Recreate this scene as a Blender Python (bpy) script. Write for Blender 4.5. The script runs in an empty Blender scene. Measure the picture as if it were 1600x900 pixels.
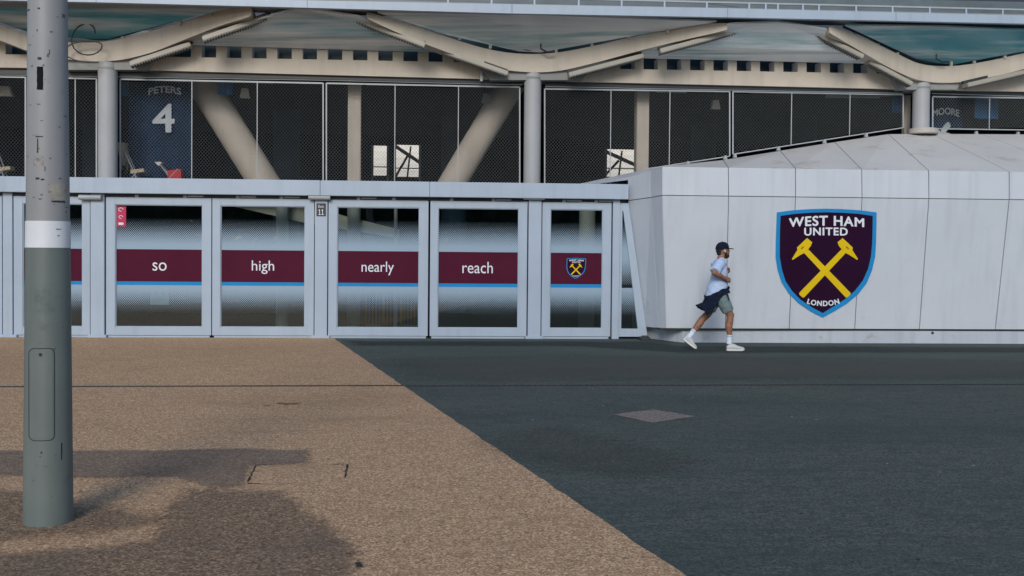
import bpy, bmesh, math, random
from mathutils import Vector, Matrix, noise
R = math.radians
random.seed(7)
S = bpy.context.scene
COL = S.collection

# ------------------------------------------------------------------ camera, sky, sun, exposure
FPX, HOR = 1556.0, 391.0                       # focal length in px of a 1600 px wide frame, horizon row
YAW, PITCH, ROLL = R(3.7), R(1.2), R(0.49)
CAM = Vector((0, -18, 1.6))
fw = Vector((math.sin(YAW)*math.cos(PITCH), math.cos(YAW)*math.cos(PITCH), -math.sin(PITCH)))
r0 = Vector((math.cos(YAW), -math.sin(YAW), 0)); u0 = r0.cross(fw)
rt = r0*math.cos(ROLL)+u0*math.sin(ROLL); up = u0*math.cos(ROLL)-r0*math.sin(ROLL)
SHIFT = (math.tan(PITCH)-(450-HOR)/FPX)*FPX/1600
cam = bpy.data.cameras.new('camera'); camo = bpy.data.objects.new('camera', cam); COL.objects.link(camo)
cam.sensor_width = 36; cam.lens = FPX/1600*36; cam.shift_y = SHIFT; cam.clip_end = 2000
camo.matrix_world = Matrix(((rt.x, up.x, -fw.x, CAM.x), (rt.y, up.y, -fw.y, CAM.y), (rt.z, up.z, -fw.z, CAM.z), (0, 0, 0, 1)))
S.camera = camo

SUN_EL, SUN_AZ = R(25), R(191)                 # azimuth clockwise from +y: from behind the camera, left
w = bpy.data.worlds.new('World'); S.world = w; w.use_nodes = True
nt = w.node_tree; bg = nt.nodes['Background']
sky = nt.nodes.new('ShaderNodeTexSky'); sky.sky_type = 'NISHITA'; sky.sun_disc = False
sky.sun_elevation = SUN_EL; sky.sun_rotation = SUN_AZ; sky.dust_density = .7; sky.ozone_density = 1.5
nt.links.new(sky.outputs[0], bg.inputs[0]); bg.inputs[1].default_value = 0.13
sun = bpy.data.lights.new('sun', 'SUN'); sun.energy = 1.75; sun.angle = R(20); sun.color = (1, .93, .84)
suno = bpy.data.objects.new('sun', sun); COL.objects.link(suno)
sd = Vector((math.sin(SUN_AZ)*math.cos(SUN_EL), math.cos(SUN_AZ)*math.cos(SUN_EL), math.sin(SUN_EL)))
suno.rotation_euler = sd.to_track_quat('Z', 'Y').to_euler(); suno.location = (0, -30, 40)
S.view_settings.view_transform = 'Standard'; S.view_settings.look = 'None'
S.view_settings.exposure = 0.15; S.view_settings.gamma = 1; S.view_settings.use_curve_mapping = False
S.cycles.max_bounces = 8; S.cycles.transparent_max_bounces = 16; S.cycles.use_denoising = True
S.cycles.sample_clamp_indirect = 4

# ------------------------------------------------------------------ surveying helpers: photo measurement -> metres
def ray(px, py):
    return (fw + rt*((px-800)/FPX) + up*((450-py)/FPX + SHIFT*1600/FPX))
def hit(px, py, p0, n):
    d = ray(px, py); return CAM + d*((Vector(p0)-CAM).dot(n)/d.dot(n))
def hy(px, py, y): return hit(px, py, (0, y, 0), Vector((0, 1, 0)))
def hz(px, py, z): return hit(px, py, (0, 0, z), Vector((0, 0, 1)))
BETA = R(2.4); UO = Vector((0, 0.9, 0)); UE = Vector((math.cos(BETA), math.sin(BETA), 0)); UN = Vector((math.sin(BETA), -math.cos(BETA), 0))
def hu(px, py, k): return hit(px, py, UO+UN*k, UN)       # plane of the column row, k metres in front of it
def U(s, k, z): return UO+UE*s+UN*k+Vector((0, 0, z))
def su(p): return (p-UO).dot(UE)

# ------------------------------------------------------------------ materials
MATS = {}
def nd(t, kind, **kw):
    n = t.nodes.new(kind)
    for k, v in kw.items():
        if k in n.inputs: n.inputs[k].default_value = v
        else: setattr(n, k, v)
    return n
def mat(name, col, rough=.6, var=.12, vs=2.0, bump=0, bs=60, metal=0, streak=0, dirt=None, dscale=1.2, dth=.55, spec=None, grain=0, gs=120):
    m = bpy.data.materials.new(name); m.use_nodes = True; t = m.node_tree; L = t.links.new
    b = t.nodes['Principled BSDF']; b.inputs['Roughness'].default_value = rough; b.inputs['Metallic'].default_value = metal
    if spec is not None: b.inputs['Specular IOR Level'].default_value = spec
    tc = nd(t, 'ShaderNodeTexCoord')
    n1 = nd(t, 'ShaderNodeTexNoise', Scale=vs, Detail=6.0, Roughness=.6); L(tc.outputs['Object'], n1.inputs['Vector'])
    rp = nd(t, 'ShaderNodeValToRGB'); rp.color_ramp.elements[0].position = .3; rp.color_ramp.elements[1].position = .7
    rp.color_ramp.elements[0].color = tuple(c*(1-var) for c in col)+(1,); rp.color_ramp.elements[1].color = tuple(min(1, c*(1+var)) for c in col)+(1,)
    L(n1.outputs['Fac'], rp.inputs['Fac']); out = rp.outputs['Color']
    if grain:
        n2 = nd(t, 'ShaderNodeTexNoise', Scale=gs, Detail=2.0); L(tc.outputs['Object'], n2.inputs['Vector'])
        mr = nd(t, 'ShaderNodeMapRange'); mr.inputs[1].default_value = .3; mr.inputs[2].default_value = .7; mr.inputs[3].default_value = 1-grain; mr.inputs[4].default_value = 1+grain
        L(n2.outputs['Fac'], mr.inputs[0])
        mx = nd(t, 'ShaderNodeMixRGB', blend_type='MULTIPLY'); mx.inputs[0].default_value = 1; L(out, mx.inputs[1]); L(mr.outputs[0], mx.inputs[2]); out = mx.outputs[0]
    if streak:
        mp = nd(t, 'ShaderNodeMapping'); mp.inputs['Scale'].default_value = (7, 7, .35); L(tc.outputs['Object'], mp.inputs[0])
        n3 = nd(t, 'ShaderNodeTexNoise', Scale=1.0, Detail=5.0); L(mp.outputs[0], n3.inputs['Vector'])
        r3 = nd(t, 'ShaderNodeMapRange'); r3.inputs[1].default_value = .5; r3.inputs[2].default_value = .8; r3.inputs[3].default_value = 1; r3.inputs[4].default_value = 1-streak
        L(n3.outputs['Fac'], r3.inputs[0])
        mx = nd(t, 'ShaderNodeMixRGB', blend_type='MULTIPLY'); mx.inputs[0].default_value = 1; L(out, mx.inputs[1]); L(r3.outputs[0], mx.inputs[2]); out = mx.outputs[0]
    if dirt:
        n4 = nd(t, 'ShaderNodeTexNoise', Scale=dscale, Detail=8.0, Roughness=.7); L(tc.outputs['Object'], n4.inputs['Vector'])
        r4 = nd(t, 'ShaderNodeMapRange'); r4.inputs[1].default_value = dth; r4.inputs[2].default_value = dth+.15; L(n4.outputs['Fac'], r4.inputs[0])
        mx = nd(t, 'ShaderNodeMixRGB'); L(r4.outputs[0], mx.inputs[0]); L(out, mx.inputs[1]); mx.inputs[2].default_value = tuple(dirt)+(1,); out = mx.outputs[0]
    L(out, b.inputs['Base Color'])
    if bump:
        n5 = nd(t, 'ShaderNodeTexNoise', Scale=bs, Detail=4.0); L(tc.outputs['Object'], n5.inputs['Vector'])
        bp = nd(t, 'ShaderNodeBump', Strength=bump, Distance=.01); L(n5.outputs['Fac'], bp.inputs['Height']); L(bp.outputs[0], b.inputs['Normal'])
    MATS[name] = m; return m

M_paint = mat('white_gate_paint', (.35, .43, .535), .42, .05, 1.5, streak=.10)
M_podium = mat('white_cladding', (.53, .58, .65), .5, .05, .8, streak=.10, dirt=(.36, .42, .50), dscale=.9, dth=.62)
M_podium_top = mat('weathered_white_cladding', (.56, .56, .565), .6, .06, 1.0, dirt=(.38, .355, .32), dscale=1.4, dth=.56)
M_dark = mat('dark_gap', (.02, .024, .03), .8, .1)
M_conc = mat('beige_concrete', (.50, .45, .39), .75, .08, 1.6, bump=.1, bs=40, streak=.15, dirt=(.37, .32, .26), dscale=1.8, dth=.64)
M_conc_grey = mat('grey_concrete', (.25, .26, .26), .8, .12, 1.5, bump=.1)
M_col = mat('pale_column_paint', (.36, .375, .40), .6, .06, 2, streak=.12, grain=.04)
M_mesh = mat('galvanised_mesh', (.29, .32, .34), .6, .1, 4)
M_rail = mat('pale_steel', (.34, .37, .40), .45, .08, 4)
M_black = mat('black_steel', (.018, .022, .028), .5, .2, 5)
M_claret = mat('claret_vinyl', (.075, .012, .030), .42, .08, 2, spec=.03)
M_shield = mat('dark_claret_vinyl', (.024, .007, .026), .4, .1, 1.2, spec=.03)
M_blue = mat('sky_blue_vinyl', (.02, .24, .55), .4, .05, 3, spec=.03)
M_yellow = mat('yellow_vinyl', (.72, .50, .015), .4, .05, 3, spec=.03)
M_ydark = mat('dark_yellow_vinyl', (.30, .19, .01), .4, .05, 3)
M_letter = mat('white_vinyl', (.70, .74, .82), .4, .03, 3, spec=.03)
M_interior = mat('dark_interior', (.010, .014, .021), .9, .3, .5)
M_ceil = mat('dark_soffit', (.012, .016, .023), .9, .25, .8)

# ------------------------------------------------------------------ mesh building
class MB:
    def __init__(s): s.v = []; s.f = []; s.uv = None
    def add(s, vs, fs):
        o = len(s.v); s.v += [tuple(v) for v in vs]; s.f += [tuple(i+o for i in f) for f in fs]; return s
    def box(s, x0, x1, y0, y1, z0, z1):
        return s.hexa([(x0, y0, z0), (x1, y0, z0), (x1, y1, z0), (x0, y1, z0), (x0, y0, z1), (x1, y0, z1), (x1, y1, z1), (x0, y1, z1)])
    def hexa(s, p):
        return s.add(p, [(0, 3, 2, 1), (4, 5, 6, 7), (0, 1, 5, 4), (1, 2, 6, 5), (2, 3, 7, 6), (3, 0, 4, 7)])
    def prism(s, poly, d):                       # poly: 3D outline, d: extrusion vector
        n = len(poly); d = Vector(d); P = [Vector(p) for p in poly]
        return s.add(P+[p+d for p in P], [tuple(range(n))[::-1], tuple(range(n, 2*n))]+[(i, (i+1) % n, n+(i+1) % n, n+i) for i in range(n)])
    def bar(s, a, b, wd, ht, upv=(0, 0, 1)):     # rectangular bar
        a = Vector(a); b = Vector(b); d = (b-a).normalized(); u = Vector(upv); u = (u-d*u.dot(d)).normalized(); r = d.cross(u)
        q = [r*sx*wd/2+u*sy*ht/2 for sx, sy in ((-1, -1), (1, -1), (1, 1), (-1, 1))]
        return s.hexa([a+k for k in q]+[b+k for k in q])
    def tube(s, pts, rad, n=12, cap=True, squash=None):
        pts = [Vector(p) for p in pts]; rad = rad if isinstance(rad, (list, tuple)) else [rad]*len(pts)
        o = len(s.v); u = None
        for i, p in enumerate(pts):
            d = (pts[min(i+1, len(pts)-1)]-pts[max(i-1, 0)]).normalized()
            if u is None:
                u = Vector((0, 0, 1)) if abs(d.z) < .9 else Vector((1, 0, 0))
            u = (u-d*u.dot(d)).normalized(); v = d.cross(u)
            for j in range(n):
                a = 2*math.pi*j/n; k = rad[i]
                s.v.append(tuple(p+(u*math.cos(a)+v*math.sin(a))*k))
        for i in range(len(pts)-1):
            for j in range(n):
                s.f.append((o+i*n+j, o+i*n+(j+1) % n, o+(i+1)*n+(j+1) % n, o+(i+1)*n+j))
        if cap:
            s.f.append(tuple(o+j for j in range(n))[::-1]); e = o+(len(pts)-1)*n; s.f.append(tuple(e+j for j in range(n)))
        return s
    def loft(s, rings, n=24, cap=True):          # rings: (centre, rx, ry, [tilt about y])
        o = len(s.v)
        for rg in rings:
            c = Vector(rg[0]); t = rg[3] if len(rg) > 3 else 0
            for j in range(n):
                a = 2*math.pi*j/n; x = rg[1]*math.cos(a); y = rg[2]*math.sin(a)
                s.v.append(tuple(c+Vector((x*math.cos(t), y, -x*math.sin(t)))))
        m = len(rings)
        for i in range(m-1):
            for j in range(n): s.f.append((o+i*n+j, o+i*n+(j+1) % n, o+(i+1)*n+(j+1) % n, o+(i+1)*n+j))
        if cap:
            s.f.append(tuple(o+j for j in range(n))[::-1]); e = o+(m-1)*n; s.f.append(tuple(e+j for j in range(n)))
        return s
    def ell(s, c, rx, ry, rz, n=16, m=10, rot=None):
        c = Vector(c); o = len(s.v); rot = rot or Matrix.Identity(3)
        for i in range(1, m):
            th = math.pi*i/m
            for j in range(n):
                a = 2*math.pi*j/n
                s.v.append(tuple(c+rot @ Vector((rx*math.sin(th)*math.cos(a), ry*math.sin(th)*math.sin(a), rz*math.cos(th)))))
        t = len(s.v); s.v.append(tuple(c+rot @ Vector((0, 0, rz)))); s.v.append(tuple(c-rot @ Vector((0, 0, rz))))
        for i in range(m-2):
            for j in range(n): s.f.append((o+i*n+j, o+(i+1)*n+j, o+(i+1)*n+(j+1) % n, o+i*n+(j+1) % n))
        for j in range(n):
            s.f.append((t, o+j, o+(j+1) % n)); s.f.append((t+1, o+(m-2)*n+(j+1) % n, o+(m-2)*n+j))
        return s
    def mesh(s, name):
        me = bpy.data.meshes.new(name); me.from_pydata(s.v, [], s.f); me.update(); return me
    def build(s, name, m, parent=None, smooth=False, bevel=0, fix=True):
        me = s.mesh(name)
        if fix or bevel:
            bm = bmesh.new(); bm.from_mesh(me)
            if fix: bmesh.ops.recalc_face_normals(bm, faces=bm.faces)
            if bevel:
                es = [e for e in bm.edges if len(e.link_faces) == 2 and e.calc_face_angle(0) > .5]
                bmesh.ops.bevel(bm, geom=es, offset=bevel, segments=2, affect='EDGES', clamp_overlap=True)
            bm.to_mesh(me); bm.free()
        return link(me, name, m, parent, smooth)
def link(me, name, m, parent=None, smooth=False):
    o = bpy.data.objects.new(name, me); COL.objects.link(o)
    if m is not None: me.materials.append(m)
    if smooth:
        for p in me.polygons: p.use_smooth = True
        if smooth != 'all':
            bm = bmesh.new(); bm.from_mesh(me)
            for e in bm.edges:
                if len(e.link_faces) == 2 and e.calc_face_angle(0) > R(40): e.smooth = False
            bm.to_mesh(me); bm.free()
    if parent: child(o, parent)
    return o
def wpos(o):
    p = o.location.copy()
    return p
def child(o, parent):
    o.parent = parent
    root = parent
    if parent.parent is None: o.matrix_parent_inverse = Matrix.Translation(-parent.location) if parent.type == 'EMPTY' else Matrix.Identity(4)
def thing(name, label, cat, loc=(0, 0, 0), group=None):
    o = bpy.data.objects.new(name, None); COL.objects.link(o); o.location = loc; o.empty_display_size = .2
    return tag(o, label, cat, group)
def tag(o, label, cat, group=None):
    o['label'] = label; o['category'] = cat
    if group: o['group'] = group
    return o
def struct(o): o['kind'] = 'structure'; return o
DG = None
def text_mb(txt, bold=0, spacing=1.0):
    c = bpy.data.curves.new('lettering', 'FONT'); c.body = txt; c.size = 1; c.offset = bold; c.space_character = spacing; c.resolution_u = 6
    o = bpy.data.objects.new('lettering', c); COL.objects.link(o)
    dg = bpy.context.evaluated_depsgraph_get(); me = bpy.data.meshes.new_from_object(o.evaluated_get(dg))
    v = [x.co.copy() for x in me.vertices]; f = [tuple(p.vertices) for p in me.polygons]
    bpy.data.objects.remove(o); bpy.data.curves.remove(c); bpy.data.meshes.remove(me)
    x0 = min(a.x for a in v); x1 = max(a.x for a in v); y0 = min(a.y for a in v); y1 = max(a.y for a in v)
    return [((a.x-x0)/(x1-x0), (a.y-y0)/(y1-y0)) for a in v], f
def subdivide_text(uv, f, cuts=1):
    return uv, f
def place_text(txt, fn, name, m, parent, bold=0, spacing=1.0):   # fn maps (u,v) in the unit box to a 3D point
    uv, f = text_mb(txt, 0, spacing); b = MB()
    n_ = len(txt.replace(' ', ''))*.62+.4*txt.count(' '); bu, bv = bold/n_*1.1, bold*1.3
    sh = [(0, 0)] if bold < .012 else [(0, 0), (bu, 0), (-bu, 0), (0, bv), (0, -bv), (bu*.7, bv*.7), (-bu*.7, -bv*.7), (bu*.7, -bv*.7), (-bu*.7, bv*.7)]
    P = [[fn(u*(1-2*bu)+bu+du, v*(1-2*bv)+bv+dv) for u, v in uv] for du, dv in sh]
    nr = Vector((0, 0, 0))
    for fc in f:
        nr = (P[0][fc[1]]-P[0][fc[0]]).cross(P[0][fc[2]]-P[0][fc[0]])
        if nr.length > 1e-9: break
    nr = nr.normalized()
    if nr.y > 0: nr = -nr
    for i, q in enumerate(P): b.add([p+nr*.00025*i for p in q], f)
    return b.build(name, m, parent, fix=False)
def remesh(mb, voxel, smooth=4, disp=0, dscale=20):
    me = mb.mesh('tmp'); o = bpy.data.objects.new('tmp', me); COL.objects.link(o)
    md = o.modifiers.new('r', 'REMESH'); md.mode = 'VOXEL'; md.voxel_size = voxel
    ms = o.modifiers.new('s', 'SMOOTH'); ms.iterations = smooth; ms.factor = .5
    dg = bpy.context.evaluated_depsgraph_get(); out = bpy.data.meshes.new_from_object(o.evaluated_get(dg))
    bpy.data.objects.remove(o); bpy.data.meshes.remove(me)
    if disp:
        ns = [v.normal.copy() for v in out.vertices]
        for v, n in zip(out.vertices, ns):
            v.co += n*disp*(noise.noise(v.co*dscale)+.5*noise.noise(v.co*dscale*2.3))
    return out

# ================================================================== GROUND
def ground_mat(name, lo, mid, hi, gscale, stain, sth, sscale, bump, stretch=(1, 1, 1), specks=False, soft=False):
    m = bpy.data.materials.new(name); m.use_nodes = True; t = m.node_tree; L = t.links.new; b = t.nodes['Principled BSDF']
    b.inputs['Roughness'].default_value = .85; b.inputs['Specular IOR Level'].default_value = .25
    tc = nd(t, 'ShaderNodeTexCoord'); src = tc.outputs['Object']
    vo = nd(t, 'ShaderNodeTexVoronoi', Scale=gscale); L(src, vo.inputs['Vector'])
    no = nd(t, 'ShaderNodeTexNoise', Scale=gscale*.35, Detail=3.0); L(src, no.inputs['Vector'])
    sp = nd(t, 'ShaderNodeSeparateColor'); L(vo.outputs['Color'], sp.inputs[0])
    ad = nd(t, 'ShaderNodeMix'); ad.inputs[0].default_value = .45; L(sp.outputs[0], ad.inputs[2]); L(no.outputs['Fac'], ad.inputs[3])
    rp = nd(t, 'ShaderNodeValToRGB'); e = rp.color_ramp.elements
    e[0].position = .12; e[0].color = lo+(1,); e[1].position = .88; e[1].color = hi+(1,); k = rp.color_ramp.elements.new(.5); k.color = mid+(1,)
    L(ad.outputs[0], rp.inputs['Fac']); out = rp.outputs['Color']
    mp = nd(t, 'ShaderNodeMapping'); mp.inputs['Scale'].default_value = stretch; L(src, mp.inputs[0])
    for sc, th, wd, amt in ((sscale, sth, .25, .55), (sscale*4.3, sth+.03, .2, .35), (sscale*.3, .42, .3, .38), (sscale*18, sth+.02, .10, .42)):
        n = nd(t, 'ShaderNodeTexNoise', Scale=sc, Detail=7.0, Roughness=.65); L(mp.outputs[0], n.inputs['Vector'])
        mr = nd(t, 'ShaderNodeMapRange'); mr.inputs[1].default_value = th; mr.inputs[2].default_value = th+wd; mr.inputs[4].default_value = amt; L(n.outputs['Fac'], mr.inputs[0])
        mx = nd(t, 'ShaderNodeMixRGB'); L(mr.outputs[0], mx.inputs[0]); L(out, mx.inputs[1]); mx.inputs[2].default_value = stain+(1,); out = mx.outputs[0]
    if specks:
        n = nd(t, 'ShaderNodeTexNoise', Scale=.55, Detail=8.0, Roughness=.7); L(mp.outputs[0], n.inputs['Vector']); mr = nd(t, 'ShaderNodeMapRange'); mr.inputs[1].default_value = .52; mr.inputs[2].default_value = .72; mr.inputs[4].default_value = .5; L(n.outputs['Fac'], mr.inputs[0])
        mx = nd(t, 'ShaderNodeMixRGB'); L(mr.outputs[0], mx.inputs[0]); L(out, mx.inputs[1]); mx.inputs[2].default_value = (.105, .115, .10, 1); out = mx.outputs[0]
        for sc, th, colr in ((3.1, .035, (.42, .42, .38, 1)), (5.3, .03, (.30, .24, .18, 1)), (4.1, .05, (.012, .016, .018, 1)), (7.7, .045, (.014, .018, .02, 1))):
            v = nd(t, 'ShaderNodeTexVoronoi', Scale=sc); L(src, v.inputs['Vector']); lt = nd(t, 'ShaderNodeMath', operation='LESS_THAN'); lt.inputs[1].default_value = th; L(v.outputs['Distance'], lt.inputs[0])
            mx = nd(t, 'ShaderNodeMixRGB'); L(lt.outputs[0], mx.inputs[0]); L(out, mx.inputs[1]); mx.inputs[2].default_value = colr; out = mx.outputs[0]
    L(out, b.inputs['Base Color'])
    if soft:                                           # worn rim: the repair breaks up stone by stone
        at = nd(t, 'ShaderNodeAttribute', attribute_name='wear'); n = nd(t, 'ShaderNodeTexNoise', Scale=26.0, Detail=5.0, Roughness=.75); L(src, n.inputs['Vector'])
        a1 = nd(t, 'ShaderNodeMath', operation='MULTIPLY_ADD'); a1.inputs[1].default_value = 1.5; a1.inputs[2].default_value = -.75; L(n.outputs['Fac'], a1.inputs[0])
        a2 = nd(t, 'ShaderNodeMath', operation='ADD'); L(at.outputs['Fac'], a2.inputs[0]); L(a1.outputs[0], a2.inputs[1])
        mr = nd(t, 'ShaderNodeMapRange'); mr.inputs[1].default_value = .35; mr.inputs[2].default_value = .65; mr.inputs[4].default_value = soft; L(a2.outputs[0], mr.inputs[0])
        tr = nd(t, 'ShaderNodeBsdfTransparent'); mx = nd(t, 'ShaderNodeMixShader'); L(mr.outputs[0], mx.inputs[0]); L(tr.outputs[0], mx.inputs[1]); L(b.outputs[0], mx.inputs[2]); L(mx.outputs[0], t.nodes['Material Output'].inputs[0])
    bp = nd(t, 'ShaderNodeBump', Strength=bump, Distance=.008); L(ad.outputs[0], bp.inputs['Height']); L(bp.outputs[0], b.inputs['Normal'])
    return m
M_asphalt = ground_mat('asphalt', (.028, .038, .034), (.086, .101, .089), (.18, .195, .175), 95, (.032, .056, .056), .47, .5, .6, (.5, 1.6, 1), specks=True)
M_resin = ground_mat('resin_bound_gravel', (.13, .073, .038), (.51, .320, .182), (.95, .68, .44), 110, (.30, .185, .112), .52, .55, .6, (.6, 1.4, 1))
M_patch = ground_mat('worn_gravel_repair', (.07, .055, .045), (.29, .22, .165), (.60, .46, .35), 90, (.165, .14, .115), .46, 1.1, .6, soft=.66)
M_patch2 = ground_mat('dark_gravel_repair', (.05, .040, .030), (.28, .192, .125), (.72, .51, .34), 90, (.115, .10, .085), .50, 1.3, .6, soft=.7)
M_diamond = ground_mat('pale_repair', (.08, .07, .065), (.25, .21, .185), (.42, .36, .31), 90, (.15, .13, .12), .55, 2, .5)
def sheet(name, pts, z, m):
    b = MB(); b.add([(p[0], p[1], z) for p in pts], [tuple(range(len(pts)))]); return struct(b.build(name, m))
def gp(px, py): p = hz(px, py, 0); return (p.x, p.y)
def rough_edge(pts, step=.08, amp=.02, closed=True):
    out = []
    for i, a in enumerate(pts):
        b = pts[(i+1) % len(pts)]; n = max(1, int(math.dist(a, b)/step))
        dx, dy = b[0]-a[0], b[1]-a[1]; l = math.hypot(dx, dy) or 1
        for k in range(n):
            t = k/n; q = noise.noise(Vector((a[0]+dx*t, a[1]+dy*t, 0))*4)*amp*2+noise.noise(Vector((a[0]+dx*t, a[1]+dy*t, 3))*14)*amp
            out.append((a[0]+dx*t-dy/l*q, a[1]+dy*t+dx/l*q))
    return out
b = MB(); b.add([(-400, -400, 0), (400, -400, 0), (400, 400, 0), (-400, 400, 0)], [(0, 1, 2, 3)]); struct(b.build('ground', M_asphalt))
g0 = gp(523, 530); g1 = gp(640, 610); g2 = gp(1070, 900)
dx, dy = g2[0]-g1[0], g2[1]-g1[1]
edge = rough_edge([g0, g1, g2, (g2[0]+dx*.6, g2[1]+dy*.6)], .05, .006)[:-1]
edge = [e for e in edge if e[1] <= g0[1]+.01][: int((math.dist(g0, g1)/.05)+(math.dist(g1, g2)*1.6/.05))-3]
sheet('path', [(-30, -.02), (g0[0], -.02)]+edge+[(edge[-1][0], -30), (-30, -30)], .004, M_resin)
def inside(p, poly):
    c = False; n = len(poly)
    for i in range(n):
        a, b_ = poly[i], poly[i-1]
        if (a[1] > p[1]) != (b_[1] > p[1]) and p[0] < (b_[0]-a[0])*(p[1]-a[1])/(b_[1]-a[1])+a[0]: c = not c
    return c
def seg_d(p, a, b_):
    dx, dy = b_[0]-a[0], b_[1]-a[1]; t_ = max(0, min(1, ((p[0]-a[0])*dx+(p[1]-a[1])*dy)/max(1e-9, dx*dx+dy*dy)))
    return math.hypot(p[0]-a[0]-dx*t_, p[1]-a[1]-dy*t_)
def worn_sheet(poly, z, m, rim=.10, step=.035):
    x0 = min(p[0] for p in poly)-rim; x1 = max(p[0] for p in poly)+rim; y0 = min(p[1] for p in poly)-rim; y1 = max(p[1] for p in poly)+rim
    nx, ny = int((x1-x0)/step)+1, int((y1-y0)/step)+1; b = MB(); wear = []
    for j in range(ny+1):
        for i in range(nx+1):
            p = (x0+i*step, y0+j*step); q = (p[0]+.06*noise.noise(Vector((p[0]*3, p[1]*3, z*90))), p[1]+.06*noise.noise(Vector((p[0]*3, p[1]*3, 7+z*90))))
            d = min(seg_d(q, poly[k], poly[k-1]) for k in range(len(poly))); d = d if inside(q, poly) else -d
            wear.append(max(0, min(1, .5+.5*d/rim))); b.v.append((p[0], p[1], z))
    for j in range(ny):
        for i in range(nx):
            k = j*(nx+1)+i; f = (k, k+1, k+nx+2, k+nx+1)
            if max(wear[v] for v in f) > .02: b.f.append(f)
    me = b.mesh('path_repair'); at = me.attributes.new('wear', 'FLOAT', 'POINT')
    for k, v in enumerate(wear): at.data[k].value = v
    return struct(link(me, 'path_repair', m))
worn_sheet([gp(-60, 706), gp(485, 703), gp(484, 724), gp(392, 729), gp(378, 760), gp(330, 766), gp(285, 745), gp(120, 748), gp(-60, 742)], .008, M_patch, .09)
worn_sheet([gp(282, 782), gp(300, 766), gp(436, 768), gp(472, 800), gp(520, 828), gp(556, 868), gp(540, 940), gp(-60, 940), gp(-60, 868), gp(120, 860), gp(240, 850), gp(262, 815)], .008, M_patch2, .15)
worn_sheet([gp(-60, 765), gp(40, 772), gp(112, 790), gp(190, 795), gp(250, 815), gp(120, 836), gp(-60, 850)], .012, M_patch2, .24)
M_worn = ground_mat('worn_pale_asphalt', (.045, .05, .045), (.115, .12, .105), (.21, .22, .19), 95, (.06, .075, .072), .5, .8, .5, (.5, 1.6, 1), soft=.5)
M_base_band = ground_mat('dark_asphalt_band', (.014, .022, .023), (.034, .050, .050), (.09, .10, .10), 95, (.016, .03, .033), .5, .8, .5, soft=.5)
def asphalt_band(pts, m, rim, z): o = worn_sheet([gp(*p) for p in pts], z, m, rim, .06); o.name = 'ground_mark'
asphalt_band([(620, 562), (900, 556), (1300, 560), (1640, 566), (1640, 590), (1200, 592), (760, 594), (660, 590)], M_worn, .9, .0042)
asphalt_band([(545, 533), (1010, 534), (1060, 541), (1640, 543), (1640, 551), (1060, 551), (900, 541), (560, 540)], M_base_band, .35, .0044)  # darker band along the foot of the gates and podium
asphalt_band([(760, 690), (860, 670), (960, 690), (1080, 720), (1000, 745), (860, 730)], M_worn, .5, .0042)
sheet('ground_patch', rough_edge([gp(958, 648), gp(1022, 640), gp(1086, 651), gp(1020, 661)], .05, .008), .004, M_diamond)
# slot drain across the forecourt
a = gp(-300, 606); c = gp(1900, 599.5)
dd = Vector((c[0]-a[0], c[1]-a[1], 0)); ln = dd.length; dd.normalize(); pp = Vector((-dd.y, dd.x, 0)); A = Vector((a[0], a[1], 0))
t = thing('slot_drain', 'narrow black slot drain running straight across the forecourt', 'drain', A)
M_drain = mat('drain_grating', (.022, .026, .032), .6, .3, 6)
_t = M_drain.node_tree; _w = nd(_t, 'ShaderNodeTexWave', Scale=4.2); _c = nd(_t, 'ShaderNodeTexCoord'); _t.links.new(_c.outputs['Object'], _w.inputs['Vector'])
_r = nd(_t, 'ShaderNodeValToRGB'); _r.color_ramp.elements[0].color = (.008, .010, .014, 1); _r.color_ramp.elements[1].color = (.045, .05, .055, 1); _t.links.new(_w.outputs['Fac'], _r.inputs[0]); _t.links.new(_r.outputs[0], _t.nodes['Principled BSDF'].inputs['Base Color'])
bb = MB(); h_ = .036; z_ = Vector((0, 0, .0045)); bb.prism([A-pp*h_+z_, A+dd*ln-pp*h_+z_, A+dd*ln+pp*h_+z_, A+pp*h_+z_], (0, 0, .005)); bb.build('grating', M_drain, t)
# inspection cover in the path
t = thing('inspection_cover', 'recessed path inspection cover with dark cracked corners', 'cover', hz(463, 742, 0))
q = [Vector(gp(386, 757)+(.0055,)), Vector(gp(537, 757)+(.0055,)), Vector(gp(543, 727)+(.0055,)), Vector(gp(400, 728)+(.0055,))]
cb = MB(); cb.add(q, [(0, 1, 2, 3)]); cb.build('cover_plate', M_resin, t)
for i0, i1, f0, f1 in ((3, 0, 0, .95), (0, 1, 0, .14), (3, 2, 0, .12), (2, 3, 0, .16), (2, 1, 0, .7)):
    e0 = q[i0].lerp(q[i1], f0); e1 = q[i0].lerp(q[i1], f1); d = (e1-e0).normalized(); s_ = Vector((-d.y, d.x, 0)); N = 10; L_ = []; R_ = []
    for k in range(N+1):
        p = e0.lerp(e1, k/N)+s_*noise.noise(Vector((k*.9, f0*7+i0, 1)))*.012; wd = .003+.011*abs(noise.noise(Vector((k*.7, i1*3.1, 5))))
        L_.append(p+s_*wd+Vector((0, 0, .003))); R_.append(p-s_*wd+Vector((0, 0, .003)))
    cr = MB().add(L_+R_, [(k, k+1, N+2+k, N+1+k) for k in range(N)]); cr.build('cracked_edge', M_dark, t)
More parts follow.
